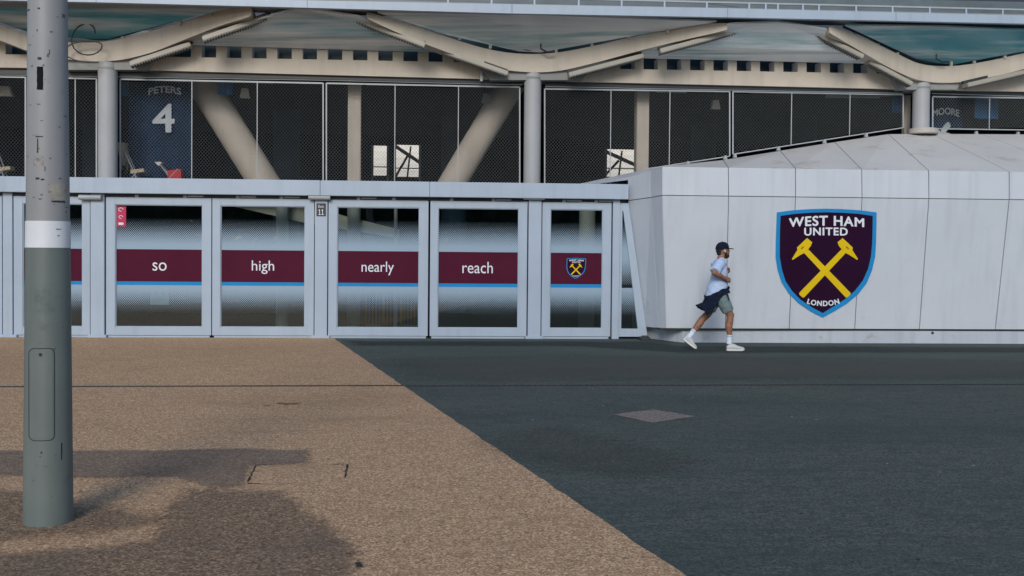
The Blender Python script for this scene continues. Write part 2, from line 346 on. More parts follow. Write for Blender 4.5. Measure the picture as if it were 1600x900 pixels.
# small stains on the ground
def blot(px, py, rx, ry, m, z, seed):
    c = hz(px, py, 0); pts = []
    for i in range(28):
        a = 2*math.pi*i/28; k = .6+.8*noise.noise(Vector((math.cos(a)*1.7+seed, math.sin(a)*1.7, seed*.3)))
        pts.append((c.x+rx*k*math.cos(a), c.y+ry*k*math.sin(a)))
    return sheet('ground_mark', pts, z, m)
M_red = ground_mat('red_stain', (.16, .04, .03), (.28, .10, .07), (.45, .25, .16), 85, (.25, .15, .1), .5, 4, .5)
blot(448, 632, .16, .09, M_red, .0085, 1); blot(418, 635, .05, .04, M_red, .0085, 4); blot(785, 647, .05, .04, M_red, .0045, 8)
blot(560, 886, .03, .05, M_dark, .0125, 3); blot(545, 868, .02, .012, M_dark, .0125, 6)

# ================================================================== GATES
def gz(py, px=410, y=0.0): return hy(px, py, y).z
def gx(px, py=415, y=0.0): return hy(px, py, y).x
Z = dict(htop=gz(280.5, y=-.2), hbot=gz(304.5, y=-.2), ltop=gz(310.8), lbot=gz(524), gtop=gz(322), gbot=gz(511.4),
         ctop=gz(391), cbot=gz(441), sbot=gz(446.4), ftop=gz(343), fbot=gz(489))
def glass_material():
    m = bpy.data.materials.new('gate_glass'); m.use_nodes = True; t = m.node_tree; L = t.links.new
    t.nodes.remove(t.nodes['Principled BSDF']); o = t.nodes['Material Output']
    tr = nd(t, 'ShaderNodeBsdfTransparent'); tr.inputs[0].default_value = (.66, .76, .78, 1)
    gl = nd(t, 'ShaderNodeBsdfGlossy'); gl.inputs['Roughness'].default_value = .015; gl.inputs[0].default_value = (.95, 1, 1, 1)
    fr = nd(t, 'ShaderNodeFresnel', IOR=1.85)
    tc = nd(t, 'ShaderNodeTexCoord'); no = nd(t, 'ShaderNodeTexNoise', Scale=1.1, Detail=2.0); L(tc.outputs['Object'], no.inputs['Vector'])
    bp = nd(t, 'ShaderNodeBump', Strength=.06, Distance=.05); L(no.outputs['Fac'], bp.inputs['Height']); L(bp.outputs[0], gl.inputs['Normal'])
    mx = nd(t, 'ShaderNodeMixShader'); L(fr.outputs[0], mx.inputs[0]); L(tr.outputs[0], mx.inputs[1]); L(gl.outputs[0], mx.inputs[2]); L(mx.outputs[0], o.inputs[0])
    return m
M_glass = glass_material()
def film_material():
    m = bpy.data.materials.new('dotted_film'); m.use_nodes = True; t = m.node_tree; L = t.links.new
    b = t.nodes['Principled BSDF']; b.inputs['Base Color'].default_value = (.30, .42, .54, 1); b.inputs['Roughness'].default_value = .35; o = t.nodes['Material Output']
    tc = nd(t, 'ShaderNodeTexCoord'); sp = nd(t, 'ShaderNodeSeparateXYZ'); L(tc.outputs['Object'], sp.inputs[0])
    uv = nd(t, 'ShaderNodeSeparateXYZ'); L(tc.outputs['UV'], uv.inputs[0])
    def mt(op, a, b_=None):
        n = nd(t, 'ShaderNodeMath', operation=op)
        for i, v in enumerate((a, b_)):
            if v is None: continue
            if isinstance(v, (int, float)): n.inputs[i].default_value = v
            else: L(v, n.inputs[i])
        return n.outputs[0]
    P = .034
    v = mt('DIVIDE', sp.outputs['Z'], P*.62); row = mt('FLOOR', v); off = mt('MULTIPLY', mt('MODULO', row, 2.0), .5)
    u = mt('ADD', mt('DIVIDE', sp.outputs['X'], P), off)
    du = mt('SUBTRACT', mt('FRACT', u), .5); dv = mt('MULTIPLY', mt('SUBTRACT', mt('FRACT', v), .5), .62)
    dist = mt('SQRT', mt('ADD', mt('MULTIPLY', du, du), mt('MULTIPLY', dv, dv)))
    rad = mt('MULTIPLY', mt('POWER', uv.outputs['Y'], 1.0), .62)
    al = mt('LESS_THAN', dist, rad)
    tr = nd(t, 'ShaderNodeBsdfTransparent'); mx = nd(t, 'ShaderNodeMixShader'); L(mt('MULTIPLY', al, .88), mx.inputs[0]); L(tr.outputs[0], mx.inputs[1]); L(b.outputs[0], mx.inputs[2]); L(mx.outputs[0], o.inputs[0])
    return m
M_film = film_material()
def film(x0, x1, z0, z1, c0, c1, y, parent, xt0=None, xt1=None):     # c: coverage at the bottom and top edge
    me = bpy.data.meshes.new('dotted_film'); xt0 = x0 if xt0 is None else xt0; xt1 = x1 if xt1 is None else xt1
    me.from_pydata([(x0, y, z0), (x1, y, z0), (xt1, y, z1), (xt0, y, z1)], [], [(0, 1, 2, 3)])
    uv = me.uv_layers.new(name='coverage')
    for l, (a, c) in zip(uv.data, ((0, c0), (1, c0), (1, c1), (0, c1))): l.uv = (a, c)
    return link(me, 'dotted_film', M_film, parent)
def pane(x0, x1, z0, z1, y, parent): return MB().box(x0, x1, y, y+.012, z0, z1).build('glass_pane', M_glass, parent)
def frame_mb(x0, x1, z0, z1, gx0, gx1, gz0, gz1, y0, y1):
    b = MB(); b.box(x0, gx0, y0, y1, z0, z1).box(gx1, x1, y0, y1, z0, z1).box(gx0, gx1, y0+.0015, y1, z0, gz0).box(gx0, gx1, y0+.0015, y1, gz1, z1)
    s = .014
    b.box(gx0-.002, gx0+s, y0+.02, y1-.01, gz0, gz1).box(gx1-s, gx1+.002, y0+.02, y1-.01, gz0, gz1).box(gx0+s, gx1-s, y0+.021, y1-.01, gz0-.002, gz0+s).box(gx0+s, gx1-s, y0+.021, y1-.01, gz1-s, gz1+.002)
    return b
def crest(parent, fn, d, small=False):          # fn maps crest drawing units to a point; d: outward step
    outer = [(107, 98), (220, 83), (340, 75), (455, 72), (570, 75), (690, 83), (807, 98), (806, 200), (803, 310), (797, 410), (775, 505), (738, 595), (682, 668), (600, 738), (510, 793), (428, 837),
             (345, 795), (258, 735), (190, 668), (140, 590), (112, 505), (98, 415), (99, 310), (103, 200)]
    inner = [(132, 122), (230, 108), (340, 100), (455, 97), (570, 100), (680, 108), (780, 122), (779, 210), (776, 310), (768, 405), (747, 495), (710, 578), (655, 648), (580, 712), (500, 762), (428, 806),
             (352, 765), (272, 712), (212, 650), (166, 580), (140, 495), (126, 410), (126, 310), (128, 210)]
    P = lambda pts, k: [fn(x, y)+d*k for x, y in pts]
    n = len(outer); b = MB(); o0 = P(outer, .1); o1 = P(outer, 1); i1 = P(inner, 1); i0 = P(inner, .1)
    b.add(o0+o1+i1+i0, [(i, (i+1) % n, n+(i+1) % n, n+i) for i in range(n)]+[(n+i, n+(i+1) % n, 2*n+(i+1) % n, 2*n+i) for i in range(n)]+[(2*n+i, 2*n+(i+1) % n, 3*n+(i+1) % n, 3*n+i) for i in range(n)])
    b.build('shield_border', M_blue, parent)
    MB().prism(P(inner, .1), d*.6).build('shield_field', M_shield, parent)
    hd = [(318, 278), (354, 308), (345, 332), (308, 378), (272, 396), (216, 432), (211, 425), (250, 362), (247, 345)]
    hl = [(327, 358), (624, 664), (622, 676), (600, 696), (588, 694), (298, 384)]
    mir = lambda pts: [(886-x, y) for x, y in pts][::-1]
    MB().prism(P(hl, .75), d*.25).prism(P(hd, .8), d*.35).build('hammer', M_yellow, parent)
    MB().prism(P(mir(hl), 1.05), d*.25).prism(P(mir(hd), .8), d*.35).build('hammer', M_yellow, parent)
    if not small:
        for mm in (lambda p: p, mir):
            MB().prism(P(mm([(272, 352), (290, 334), (298, 340), (280, 360)]), 1.2), d*.05).build('hammer_eye', M_ydark, parent)
    def wh(u, v):
        x = 190+530*u; k = (u-.5)*2; return fn(x, (193-73*v)+k*k*(10+10*v))+d*.9
    place_text('WEST HAM', wh, 'lettering', M_letter, parent, bold=.026, spacing=1.12)
    place_text('UNITED', lambda u, v: fn(298+306*u, 260-56*v+(2*u-1)**2*2)+d*.9, 'lettering', M_letter, parent, bold=.026, spacing=1.12)
    def ld(u, v):
        k = (u-.5)*2; a = k*.30; r = 395-38*v; return fn(432+r*math.sin(a)*1.0, 362+r*math.cos(a)+(0))+d*.9
    place_text('LONDON', ld, 'lettering', M_letter, parent, bold=.028, spacing=1.12)

gate_spec = [(-150, 5, -137, -8, None, 'claret band gate at the far left edge, cut by the photo frame'),
    (23, 142, 37, 130, 'A', 'white glazed gate leaf half hidden behind the grey lamp post'),
    (167, 331, 181, 317, 'so', 'white glazed gate leaf whose claret band reads so'),
    (332.5, 491, 345, 477, 'high', 'white glazed gate leaf whose claret band reads high'),
    (513.5, 669, 527, 655, 'nearly', 'white glazed gate leaf whose claret band reads nearly'),
    (672, 823, 684, 810, 'reach', 'white glazed gate leaf whose claret band reads reach'),
    (846.5, 954, 859, 941, 'crest', 'narrow white glazed gate leaf with a small shield crest on its band')]
word_box = {'so': (238.5, 260.5, 410, 423, .6), 'high': (393.5, 428.5, 407, 428, 1), 'nearly': (565, 615.5, 408.5, 430, 1), 'reach': (722.5, 770, 409, 427, 1)}
for fx0, fx1, q0, q1, word, lab in gate_spec:
    x0, x1, a0, a1 = gx(fx0), gx(fx1), gx(q0), gx(q1)
    t = thing('gate', lab, 'gate', ((x0+x1)/2, 0, 0), 'glazed forecourt gates')
    frame_mb(x0, x1, Z['lbot'], Z['ltop'], a0, a1, Z['gbot'], Z['gtop'], -.045, .03).build('gate_frame', M_paint, t, bevel=.003)
    pane(a0+.002, a1-.002, Z['gbot']+.002, Z['gtop']-.002, .0, t)
    MB().box(x0+.03, x1-.03, -.03, .02, Z['lbot']-.045, Z['lbot']-.008).build('bottom_rail', M_paint, t)
    i0, i1 = a0+.014, a1-.014
    film(i0, i1, Z['ctop'], Z['ftop'], 1.0, .08, -.004, t); film(i0, i1, Z['fbot'], Z['sbot'], .08, 1.0, -.004, t)
    MB().box(i0, i1, -.007, -.003, Z['cbot'], Z['ctop']).build('claret_band', M_claret, t)
    MB().box(i0, i1, -.0065, -.003, Z['sbot'], Z['cbot']).build('blue_stripe', M_blue, t)
    if word in word_box:
        wx0, wx1, wy0, wy1, _ = word_box[word]; X0, X1, T, B = gx(wx0), gx(wx1), gz(wy0, (wx0+wx1)/2), gz(wy1, (wx0+wx1)/2)
        place_text(word, lambda u, v: Vector((X0+(X1-X0)*u, -.0085, B+(T-B)*v)), 'lettering', M_letter, t, bold=.0)
    elif word == 'crest':
        cx0, cx1 = gx(885), gx(915.5); ct, cb_ = gz(403, 900), gz(435.5, 900)
        crest(t, lambda x, y: Vector((cx0+(cx1-cx0)*(x-98)/708, -.0075, cb_+(ct-cb_)*(837-y)/765)), Vector((0, -.003, 0)), True)
# frame: header beam, posts, closers
t = thing('gate_portal', 'long white steel header beam carried on square gate posts', 'gate frame', (gx(490), 0, 0))
hx = [gx(-200), gx(110), gx(502), gx(671), gx(978)]
for a0, a1 in zip(hx, hx[1:]):
    MB().box(a0+.003, a1-.003, -.20, .14, Z['hbot'], Z['htop']).build('header_beam', M_paint, t, bevel=.006)
MB().box(hx[0], hx[-1]-.02, -.05, .10, Z['ltop']+.012, Z['hbot']-.004).build('track', M_black, t)
for p0, p1 in ((7, 22), (143.5, 165), (492.5, 512), (825, 845), (956, 967)):
    o = MB().box(gx(p0), gx(p1), -.07, .10, 0, Z['hbot']-.004).build('gate_post', M_paint, t, bevel=.006)
    bx = (gx(p0)+gx(p1))/2
    if p1-p0 > 12:
        MB().box(bx-.16, bx+.16, -.10, .10, .0, .05).build('foot_plate', M_paint, o, bevel=.004)
for px in (148, 503, 835):
    z = gz(309, px); x = gx(px); b = MB().tube([(x-.22, -.14, z), (x+.16, -.14, z)], .045, 12); b.box(x-.05, x+.15, -.15, -.07, z-.03, z+.035); b.build('door_closer', M_rail, t, smooth=True)
for px in (60, 105, 215, 290, 372, 440, 560, 615, 705, 770, 880, 930):
    z = Z['ltop']; x = gx(px); b = MB(); b.box(x-.03, x+.03, -.052, -.02, z+.002, z+.05)
    if int(px) % 2 == 0: b.box(x+.05, x+.32, -.053, -.03, z+.016, z+.045)
    b.build('hanger', M_rail, t)
# raking sidelight between the last post and the podium
t = thing('sidelight', 'tapering glazed sidelight between the last gate post and white podium', 'window', (gx(985), 0, 0))
xs = gx(967.5); xtop = gx(981.5, 314); xbot = gx(1011, 520); zt, zb = Z['ltop'], Z['lbot']
g_in = [(gx(971), Z['gbot']), (gx(996, 511), Z['gbot']), (gx(973.5, 325), gz(325)), (gx(971), gz(322))]
b = MB(); out = [(xs, zb), (xbot, zb), (xtop, zt), (xs, zt)]; V3 = lambda p, y: Vector((p[0], y, p[1]))
b.add([V3(p, -.045) for p in out]+[V3(p, -.045) for p in g_in]+[V3(p, .03) for p in out]+[V3(p, .03) for p in g_in],
      [f for i in range(4) for f in ((i, (i+1) % 4, 4+(i+1) % 4, 4+i), (8+i, 8+(i+1) % 4, 12+(i+1) % 4, 12+i), (i, (i+1) % 4, 8+(i+1) % 4, 8+i), (4+i, 4+(i+1) % 4, 12+(i+1) % 4, 12+i))])
b.build('window_frame', M_paint, t)
MB().prism([V3(p, 0) for p in g_in], (0, .01, 0)).build('glass_pane', M_glass, t)
def sx(z): a = (z-g_in[1][1])/(g_in[2][1]-g_in[1][1]); return g_in[1][0]+(g_in[2][0]-g_in[1][0])*a
film(g_in[0][0], sx(Z['ctop']), Z['ctop'], Z['ftop'], 1, .15, -.003, t, None, sx(Z['ftop']))
film(g_in[0][0], sx(Z['cbot']), Z['cbot'], Z['ctop'], .25, 1.0, -.003, t, None, sx(Z['ctop']))
film(g_in[0][0], sx(Z['fbot']), Z['fbot'], Z['sbot'], .15, .9, -.003, t, None, sx(Z['sbot']))
# exit sign on the middle post
t = thing('exit_sign', 'small black sign with white number 11 on the middle gate post', 'sign', (gx(502), 0, 0))
X0, X1, T, B = gx(495), gx(509.5), gz(318, 502), gz(338, 502)
MB().box(X0, X1, -.082, -.071, B, T).build('sign_plate', M_black, t, bevel=.003)
one = [(.12, 0), (.88, 0), (.88, .13), (.61, .13), (.61, 1), (.44, 1), (.14, .82), (.14, .67), (.40, .80), (.40, .13), (.12, .13)]
for f0 in (.20, .52):
    MB().prism([(X0+(X1-X0)*(f0+.28*u), -.0835, B+.022+(T-B)*.44*v) for u, v in one], (0, .002, 0)).build('lettering', M_letter, t)
place_text('Exit', lambda u, v: Vector((X0+.035+(X1-X0-.07)*u, -.0835, B+(T-B)*.66+(T-B)*.20*v)), 'lettering', M_letter, t, bold=.01)
# black box at the gate foot
c = hy(1003, 528, -.12)
t = thing('floor_box', 'low black box on the ground at the podium corner', 'box', (c.x, -.2, 0))
MB().box(gx(997), gx(1012), -.34, -.10, .0, .055).build('casing', M_black, t, bevel=.01)
MB().box(gx(1001), gx(1010), -.30, -.14, .056, .075).build('lid', mat('dark_plastic', (.03, .04, .07), .5, .1), t, bevel=.006)

# ================================================================== PODIUM
YB, YT = -.78, -1.08                                   # face leans forward: y at its foot and at the fold
Y2 = -1.08
st = [  # (px,y-depth) at L0, L1, L2, back edge
    dict(l0=(1008, 511, .02), l1=(981, 313.5, .02), l2=(981, 277, .02)),
    dict(l0=(1030, 513, -.55), l1=(1017, 308.5, -.62), l2=(1017, 266, -.62)),
    dict(l0=(1041, 514, YB), l1=(1035, 307, YT), l2=(1035, 262, Y2), l3=(1032, 260.5)),
    dict(l0=(1133.5, 514, YB), l1=(1138.5, 307, YT), l2=(1138, 262.5, Y2), l3=(1130, 250)),
    dict(l0=(1233, 514, YB), l1=(1243, 307.7, YT), l2=(1243, 263.5, Y2), l3=(1219, 235.5)),
    dict(l0=(1335.5, 514.3, YB), l1=(1347, 308.3, YT), l2=(1346.5, 264, Y2), l3=(1304, 222)),
    dict(l0=(1436.5, 514.5, YB), l1=(1451.5, 309, YT), l2=(1451, 264.7, Y2), l3=(1388, 209.5)),
    dict(l0=(1555, 514.8, YB), l1=(1577, 309.5, YT), l2=(1577, 265, Y2), l3=(1456, 209)),
    dict(l0=(1667, 515, YB), l1=(1697, 310, YT), l2=(1697, 265.5, Y2), l3=(1533, 209.5)),
    dict(l0=(1777, 515.4, YB), l1=(1815, 310.5, YT), l2=(1815, 266, Y2), l3=(1628, 210))]
KM = -.15                                              # mesh screen plane, behind the columns
z0 = hy(1240, 514, YB).z; z1 = hy(1240, 307.7, YT).z; z2 = hy(1240, 263.5, Y2).z
for s in st:
    for k, zz in (('l0', z0), ('l1', z1), ('l2', z2)):
        p = hy(*s[k]); s[k+'p'] = p
        if s[k][2] < -.7: p.z = zz
    if 'l3' in s: s['l3p'] = hu(s['l3'][0], s['l3'][1], KM+.14)
podium = thing('podium', 'white panelled podium block with a leaning face and sloped top', 'building', (hy(1300, 514, YB).x, YB, 0))
def shrink(q, g):
    q = [Vector(p) for p in q]; n = len(q); out = []
    for i in range(n):
        a, b_ = (q[i-1]-q[i]).normalized(), (q[(i+1) % n]-q[i]).normalized(); out.append(q[i]+(a+b_)*g)
    return out
core = MB()
def panel(q, name, m, gap=.007, th=.05):
    nrm = (q[1]-q[0]).cross(q[2]-q[0]).normalized()
    if nrm.y > 0 and abs(nrm.y) > .01: nrm = -nrm
    elif abs(nrm.y) <= .01 and nrm.z < 0: nrm = -nrm
    s_ = shrink(q, gap)
    tri = len(q) == 4
    b = MB(); n = len(s_); f = [v for v in s_]; bk = [v-nrm*th for v in s_]
    b.add(f+bk, [(0, 1, 2), (0, 2, 3)]+[(i, (i+1) % n, n+(i+1) % n, n+i) for i in range(n)]); b.build(name, m, podium, bevel=0)
    core.add([v-nrm*.03 for v in q], [(0, 1, 2), (0, 2, 3)])
for a, b_ in zip(st, st[1:]):
    panel([a['l0p'], b_['l0p'], b_['l1p'], a['l1p']], 'wall_panel', M_podium)
    panel([a['l1p'], b_['l1p'], b_['l2p'], a['l2p']], 'coping_panel', M_podium)
    if 'l3' in a: panel([a['l2p'], b_['l2p'], b_['l3p'], a['l3p']], 'roof_panel', M_podium_top)
panel([st[0]['l2p'], st[1]['l2p'], hu(1017, 263, KM+.1), hu(906, 287, KM+.1)], 'roof_panel', M_podium)
panel([st[1]['l2p'], st[2]['l2p'], st[2]['l3p'], hu(1017, 263, KM+.1)], 'roof_panel', M_podium)
core.build('panel_backing', mat('joint_sealant', (.17, .15, .14), .9, .2, 3), podium, fix=False)
pl = [hz(1010, 528, 0), hz(1052, 533.5, 0), hz(1066, 535, 0), hz(1250, 535.8, 0), hz(1820, 538, 0)]
b = MB(); n = len(pl); top = z0-.03
b.add([(p.x, p.y, 0) for p in pl]+[(p.x, p.y, top) for p in pl]+[(p.x, p.y+.3, top) for p in pl], [(i, i+1, n+i+1, n+i) for i in range(n-1)]+[(n+i, n+i+1, 2*n+i+1, 2*n+i) for i in range(n-1)])
b.build('plinth', mat('stained_plinth_paint', (.42, .47, .54), .5, .06, 1, streak=.2, dirt=(.27, .245, .225), dscale=2.6, dth=.565), podium)
b = MB(); b.box(st[2]['l0p'].x-.1, st[-1]['l0p'].x, YB+.02, YB+.5, z0-.026, z0-.004); b.build('shadow_gap', M_dark, podium)
# solid back of the block
MB().box(st[2]['l0p'].x, st[-1]['l0p'].x, .2, .9, 0, z1).build('block_core', M_dark, podium)
b = MB()
c = hz(1456, 521, .12); b = MB(); q = hy(1456, 520, pl[3].y-.01); b.tube([q, q+Vector((0, -.03, 0))], .025, 10); b.build('bolt', M_black, podium)
# crest on the face
fn0 = Vector(st[4]['l0p']); e1 = (st[6]['l0p']-st[4]['l0p']); e2 = (st[4]['l1p']-st[4]['l0p']); fnn = e1.cross(e2).normalized()
if fnn.y > 0: fnn = -fnn
cpos = hit(1290, 411, fn0, fnn)
t = thing('shield_crest', 'large claret shield crest with crossed yellow hammers on white podium', 'crest', cpos)
crest(t, lambda x, y: hit(1190+x*.2222, 310+y*.2222, fn0+fnn*.003, fnn), fnn*.012)

# ================================================================== COLUMNS, SCREENS
colspec = [(168.5, 14.6, 109, 300, 'round pale column at left rising above the so gate'), (832.5, 13.3, 124, 300, 'round pale column in the middle between two mesh screens'), (1439.5, 12.9, 139, 205, 'round pale column standing on the white podium roof')]
COLX = []
for px, hw, pt, pb, lab in colspec:
    top = hu(px, pt, 0); s = su(top); d = (top-CAM).dot(fw); r = hw*d/FPX; COLX.append(s)
    zb = hu(px, pb, 0).z if pb < 250 else 0
    base = U(s, 0, zb)
    t = thing('column', lab, 'column', base, 'front row columns')
    MB().tube([base, U(s, 0, top.z+.12)], r, 32).build('shaft', M_col, t, smooth=True)
    MB().tube([U(s, 0, top.z-.01), U(s, 0, top.z+.03)], r*1.03, 32).build('head_ring', M_conc_grey, t, smooth=True)
    if zb > 1:
        MB().tube([U(s+.05, 0, zb-.06), U(s+.05, 0, zb+.045)], r*1.75, 32).build('base_plinth', mat('plinth_stone', (.42, .40, .38), .7, .1), t, smooth=True, bevel=.01)
# square columns right behind the mesh
for px0, px1, lab in ((543.5, 563.5, 'square concrete pillar behind mesh above the nearly gate'), (995, 1014.5, 'square concrete pillar behind mesh at the podium corner'), (1413, 1423, 'slim concrete pillar right beside the podium roof column')):
    p = hu((px0+px1)/2, 200, -.55); hw = (px1-px0)/2*((p-CAM).dot(fw))/FPX; s = su(p)
    b = MB(); b.hexa([U(s-hw, -.55, 0), U(s+hw, -.55, 0), U(s+hw, -.55-hw*2, 0), U(s-hw, -.55-hw*2, 0), U(s-hw, -.55, 5), U(s+hw, -.55, 5), U(s+hw, -.55-hw*2, 5), U(s-hw, -.55-hw*2, 5)])
    o = b.build('pillar', M_conc, bevel=.015); tag(o, lab, 'pillar')
# raking struts inside
def strut(pa, pb, hw, k, lab, ext=1.0):
    a = hu(pa[0], pa[1], k); b_ = hu(pb[0], pb[1], k); d = (b_-a); e = b_+d*ext*(b_.z-.0)/max(.01, a.z-b_.z)
    a2 = a-d*.2
    o = MB().tube([a2, e], hw*((a-CAM).dot(fw))/FPX, 28).build('raking_strut', M_conc, smooth=True); tag(o, lab, 'strut')
strut((313, 125), (410, 281), 24, -1.3, 'thick round concrete strut leaning right behind mesh beside the number 4 banner', .1)
strut((797, 135), (708, 284), 21, -1.3, 'thick round concrete strut leaning left behind the mesh by the middle column', .1)

# mesh screens
def screen_z(px, py): return hu(px, py, KM).z
def mesh_screen(px0, px1, bot0, bot1, top0, top1, mids, lab, kink=None):
    a = hu(px0, bot0, KM); b_ = hu(px1, bot1, KM); ta = hu(px0, top0, KM); tb = hu(px1, top1, KM)
    s0, s1 = su(a), su(b_); t = thing('mesh_screen', lab, 'fence panel', a, 'expanded metal screens')
    sk = su(hu(kink, bot1, KM)) if kink else None
    bz = lambda s: a.z-.35 if kink and s < sk else a.z+(b_.z-a.z)*(s-s0)/(s1-s0); tz = lambda s: ta.z+(tb.z-ta.z)*(s-s0)/(s1-s0)
    W, H, T = .060, .034, .0034; vs = []; fs = []
    i0 = int(min(a.z, b_.z)/H)-1; i1 = int(max(ta.z, tb.z)/H)+2
    for i in range(i0, i1):
        for j in range(int((s1-s0)/(W/2))):
            q = []
            for jj in (j, j+1):
                s = s0+jj*W/2; z = i*H+(H*.46)*(1 if (i+jj) % 2 else -1); q.append((s, z))
            if not all(bz(s)+.01 < z < tz(s)-.01 for s, z in q): continue
            o = len(vs)
            for s, z in q:
                vs += [U(s, KM+.004, z-T/2), U(s, KM-.002, z+T/2), U(s, KM-.008, z+T/2-.002), U(s, KM-.004, z-T/2-.002)]
            fs += [(o, o+4, o+5, o+1), (o+1, o+5, o+6, o+2), (o+2, o+6, o+7, o+3), (o+3, o+7, o+4, o)]
    b = MB(); b.v = [tuple(v) for v in vs]; b.f = fs; b.build('mesh_sheet', M_mesh, t, fix=False)
    f = MB(); f.bar(U(sk, KM, bz(sk+.001)) if kink else a, b_, .016, .022); f.bar(ta, tb, .02, .03); f.bar(a, ta, .025, .025, (1, 0, 0)); f.bar(b_, tb, .025, .025, (1, 0, 0))
    f.build('screen_frame', M_rail, t)
    for m_ in mids:
        s = su(hu(m_, 200, KM)); MB().bar(U(s, KM+.01, bz(s)), U(s, KM+.01, tz(s)), .016, .016, (1, 0, 0)).build('stiffener', M_rail, t)
    return t
TOPL = lambda px: 118+(px-0)*.0200 if px < 860 else 137+(px-860)*.0175
gl = lambda px: 250+(px)*.0133+34
for px0, px1, mids, lab in ((-160, 40, [], 'mesh screen at the far left behind the lamp post'), (44, 151, [118], 'narrow mesh screen between the lamp post and left column'), (188, 505, [300, 402], 'wide mesh screen in front of the number 4 banner'),
        (510, 812, [617, 716], 'wide mesh screen in front of two bright openings')):
    mesh_screen(px0, px1, gl(px0), gl(px1), TOPL(px0)+2, TOPL(px1)+2, mids, lab)
mesh_screen(851, 1140, 288, 244, 139, 143, [954, 1046], 'mesh screen right of the middle column whose foot rises over the podium', kink=1006)
mesh_screen(1145, 1411, 241, 199.5, 143, 148, [1236, 1327], 'mesh screen above the crest climbing to the podium roof column')
mesh_screen(1457, 1800, 201, 206, 151, 156, [1545, 1680], 'mesh screen right of the podium roof column before a name banner')
# brackets that carry the rising screens on the podium
bt = None
for px, py in ((1075, 256), (1133, 247), (1148, 244), (1216, 233), (1288, 222), (1353, 212), (1466, 208), (1525, 209), (1590, 210)):
    p = hu(px, py, KM+.03); b = MB(); s = su(p)
    b.prism([U(s-.04, KM+.06, p.z-.03), U(s+.04, KM+.06, p.z-.03), U(s+.018, KM+.06, p.z+.05), U(s-.018, KM+.06, p.z+.05)], UN*-.05)
    o = b.build('screen_bracket', M_rail); tag(o, 'small pale triangular bracket carrying a mesh screen on the podium roof', 'bracket', 'screen brackets')

# ================================================================== CANOPY
canopy = thing('canopy', 'beige concrete zigzag canopy with teal glazing and a white rim', 'canopy', U(0, 1, 4.9))
def path_u(pts):                                 # (px,py,k) -> points
    return [hu(*p) for p in pts]
def smooth_path(pts, n=8):
    out = []
    for i in range(len(pts)-1):
        p0 = pts[max(i-1, 0)]; p1 = pts[i]; p2 = pts[i+1]; p3 = pts[min(i+2, len(pts)-1)]
        for k in range(n):
            t = k/n; out.append(tuple(.5*((2*b)+(-a+c)*t+(2*a-5*b+4*c-d)*t*t+(-a+3*b-3*c+d)*t**3) for a, b, c, d in zip(p0, p1, p2, p3)))
    out.append(pts[-1]); return out
def zigzag(up_, lo_, th=.42):
    a = path_u(smooth_path(up_)); c = path_u(smooth_path(lo_)); n = len(a)
    b = MB(); bk = -UN*th
    b.add(a+c+[p+bk for p in a]+[p+bk for p in c], [(i, i+1, n+i+1, n+i) for i in range(n-1)]+[(2*n+i, 2*n+i+1, 3*n+i+1, 3*n+i) for i in range(n-1)]+[(i, i+1, 2*n+i+1, 2*n+i) for i in range(n-1)]+[(n+i, n+i+1, 3*n+i+1, 3*n+i) for i in range(n-1)]+[(0, n, 3*n, 2*n), (n-1, 2*n-1, 4*n-1, 3*n-1)])
    b.build('zigzag_beam', M_conc, canopy, smooth=True)
E = 1.05
zig = [([(-190, -35, E), (-90, 5, 0.62), (0, 38, 0.43), (60, 60, 0.25), (110, 66, 0.19), (170, 64, 0.15), (230, 50, 0.28), (290, 32, 0.50), (345, 16, 0.81), (388, 12, E), (394, 16, E)],
        [(-192, -28, E), (-95, 30, 0.62), (0, 63, 0.43), (60, 85, 0.25), (110, 93, 0.19), (170, 95.5, 0.15), (230, 84, 0.28), (290, 61, 0.50), (345, 40, 0.81), (386, 27, E), (394, 21, E)]),
       ([(573, 24, E), (580, 20, E), (640, 38, 0.81), (700, 58, 0.50), (760, 76, 0.28), (815, 84, 0.17), (870, 82, 0.17), (930, 71, 0.28), (1000, 55, 0.50), (1070, 42, 0.81), (1128, 36, E), (1136, 39, E)],
        [(573, 27, E), (582, 33, E), (640, 59, 0.81), (700, 82, 0.50), (760, 103, 0.28), (815, 112, 0.17), (870, 111, 0.17), (930, 98, 0.28), (1000, 79, 0.50), (1070, 62, 0.81), (1130, 48, E), (1136, 43, E)]),
       ([(1294, 46, E), (1302, 42, E), (1350, 59, 0.68), (1400, 83, 0.37), (1440, 100, 0.20), (1490, 103, 0.17), (1550, 94, 0.31), (1620, 78, 0.56), (1720, 55, E), (1728, 58, E)],
        [(1294, 49, E), (1304, 56, E), (1350, 83, 0.68), (1400, 111, 0.37), (1440, 126, 0.20), (1490, 129, 0.17), (1550, 120, 0.31), (1620, 102, 0.56), (1722, 68, E), (1728, 62, E)])]
for u_, l_ in zig: zigzag(u_, l_)
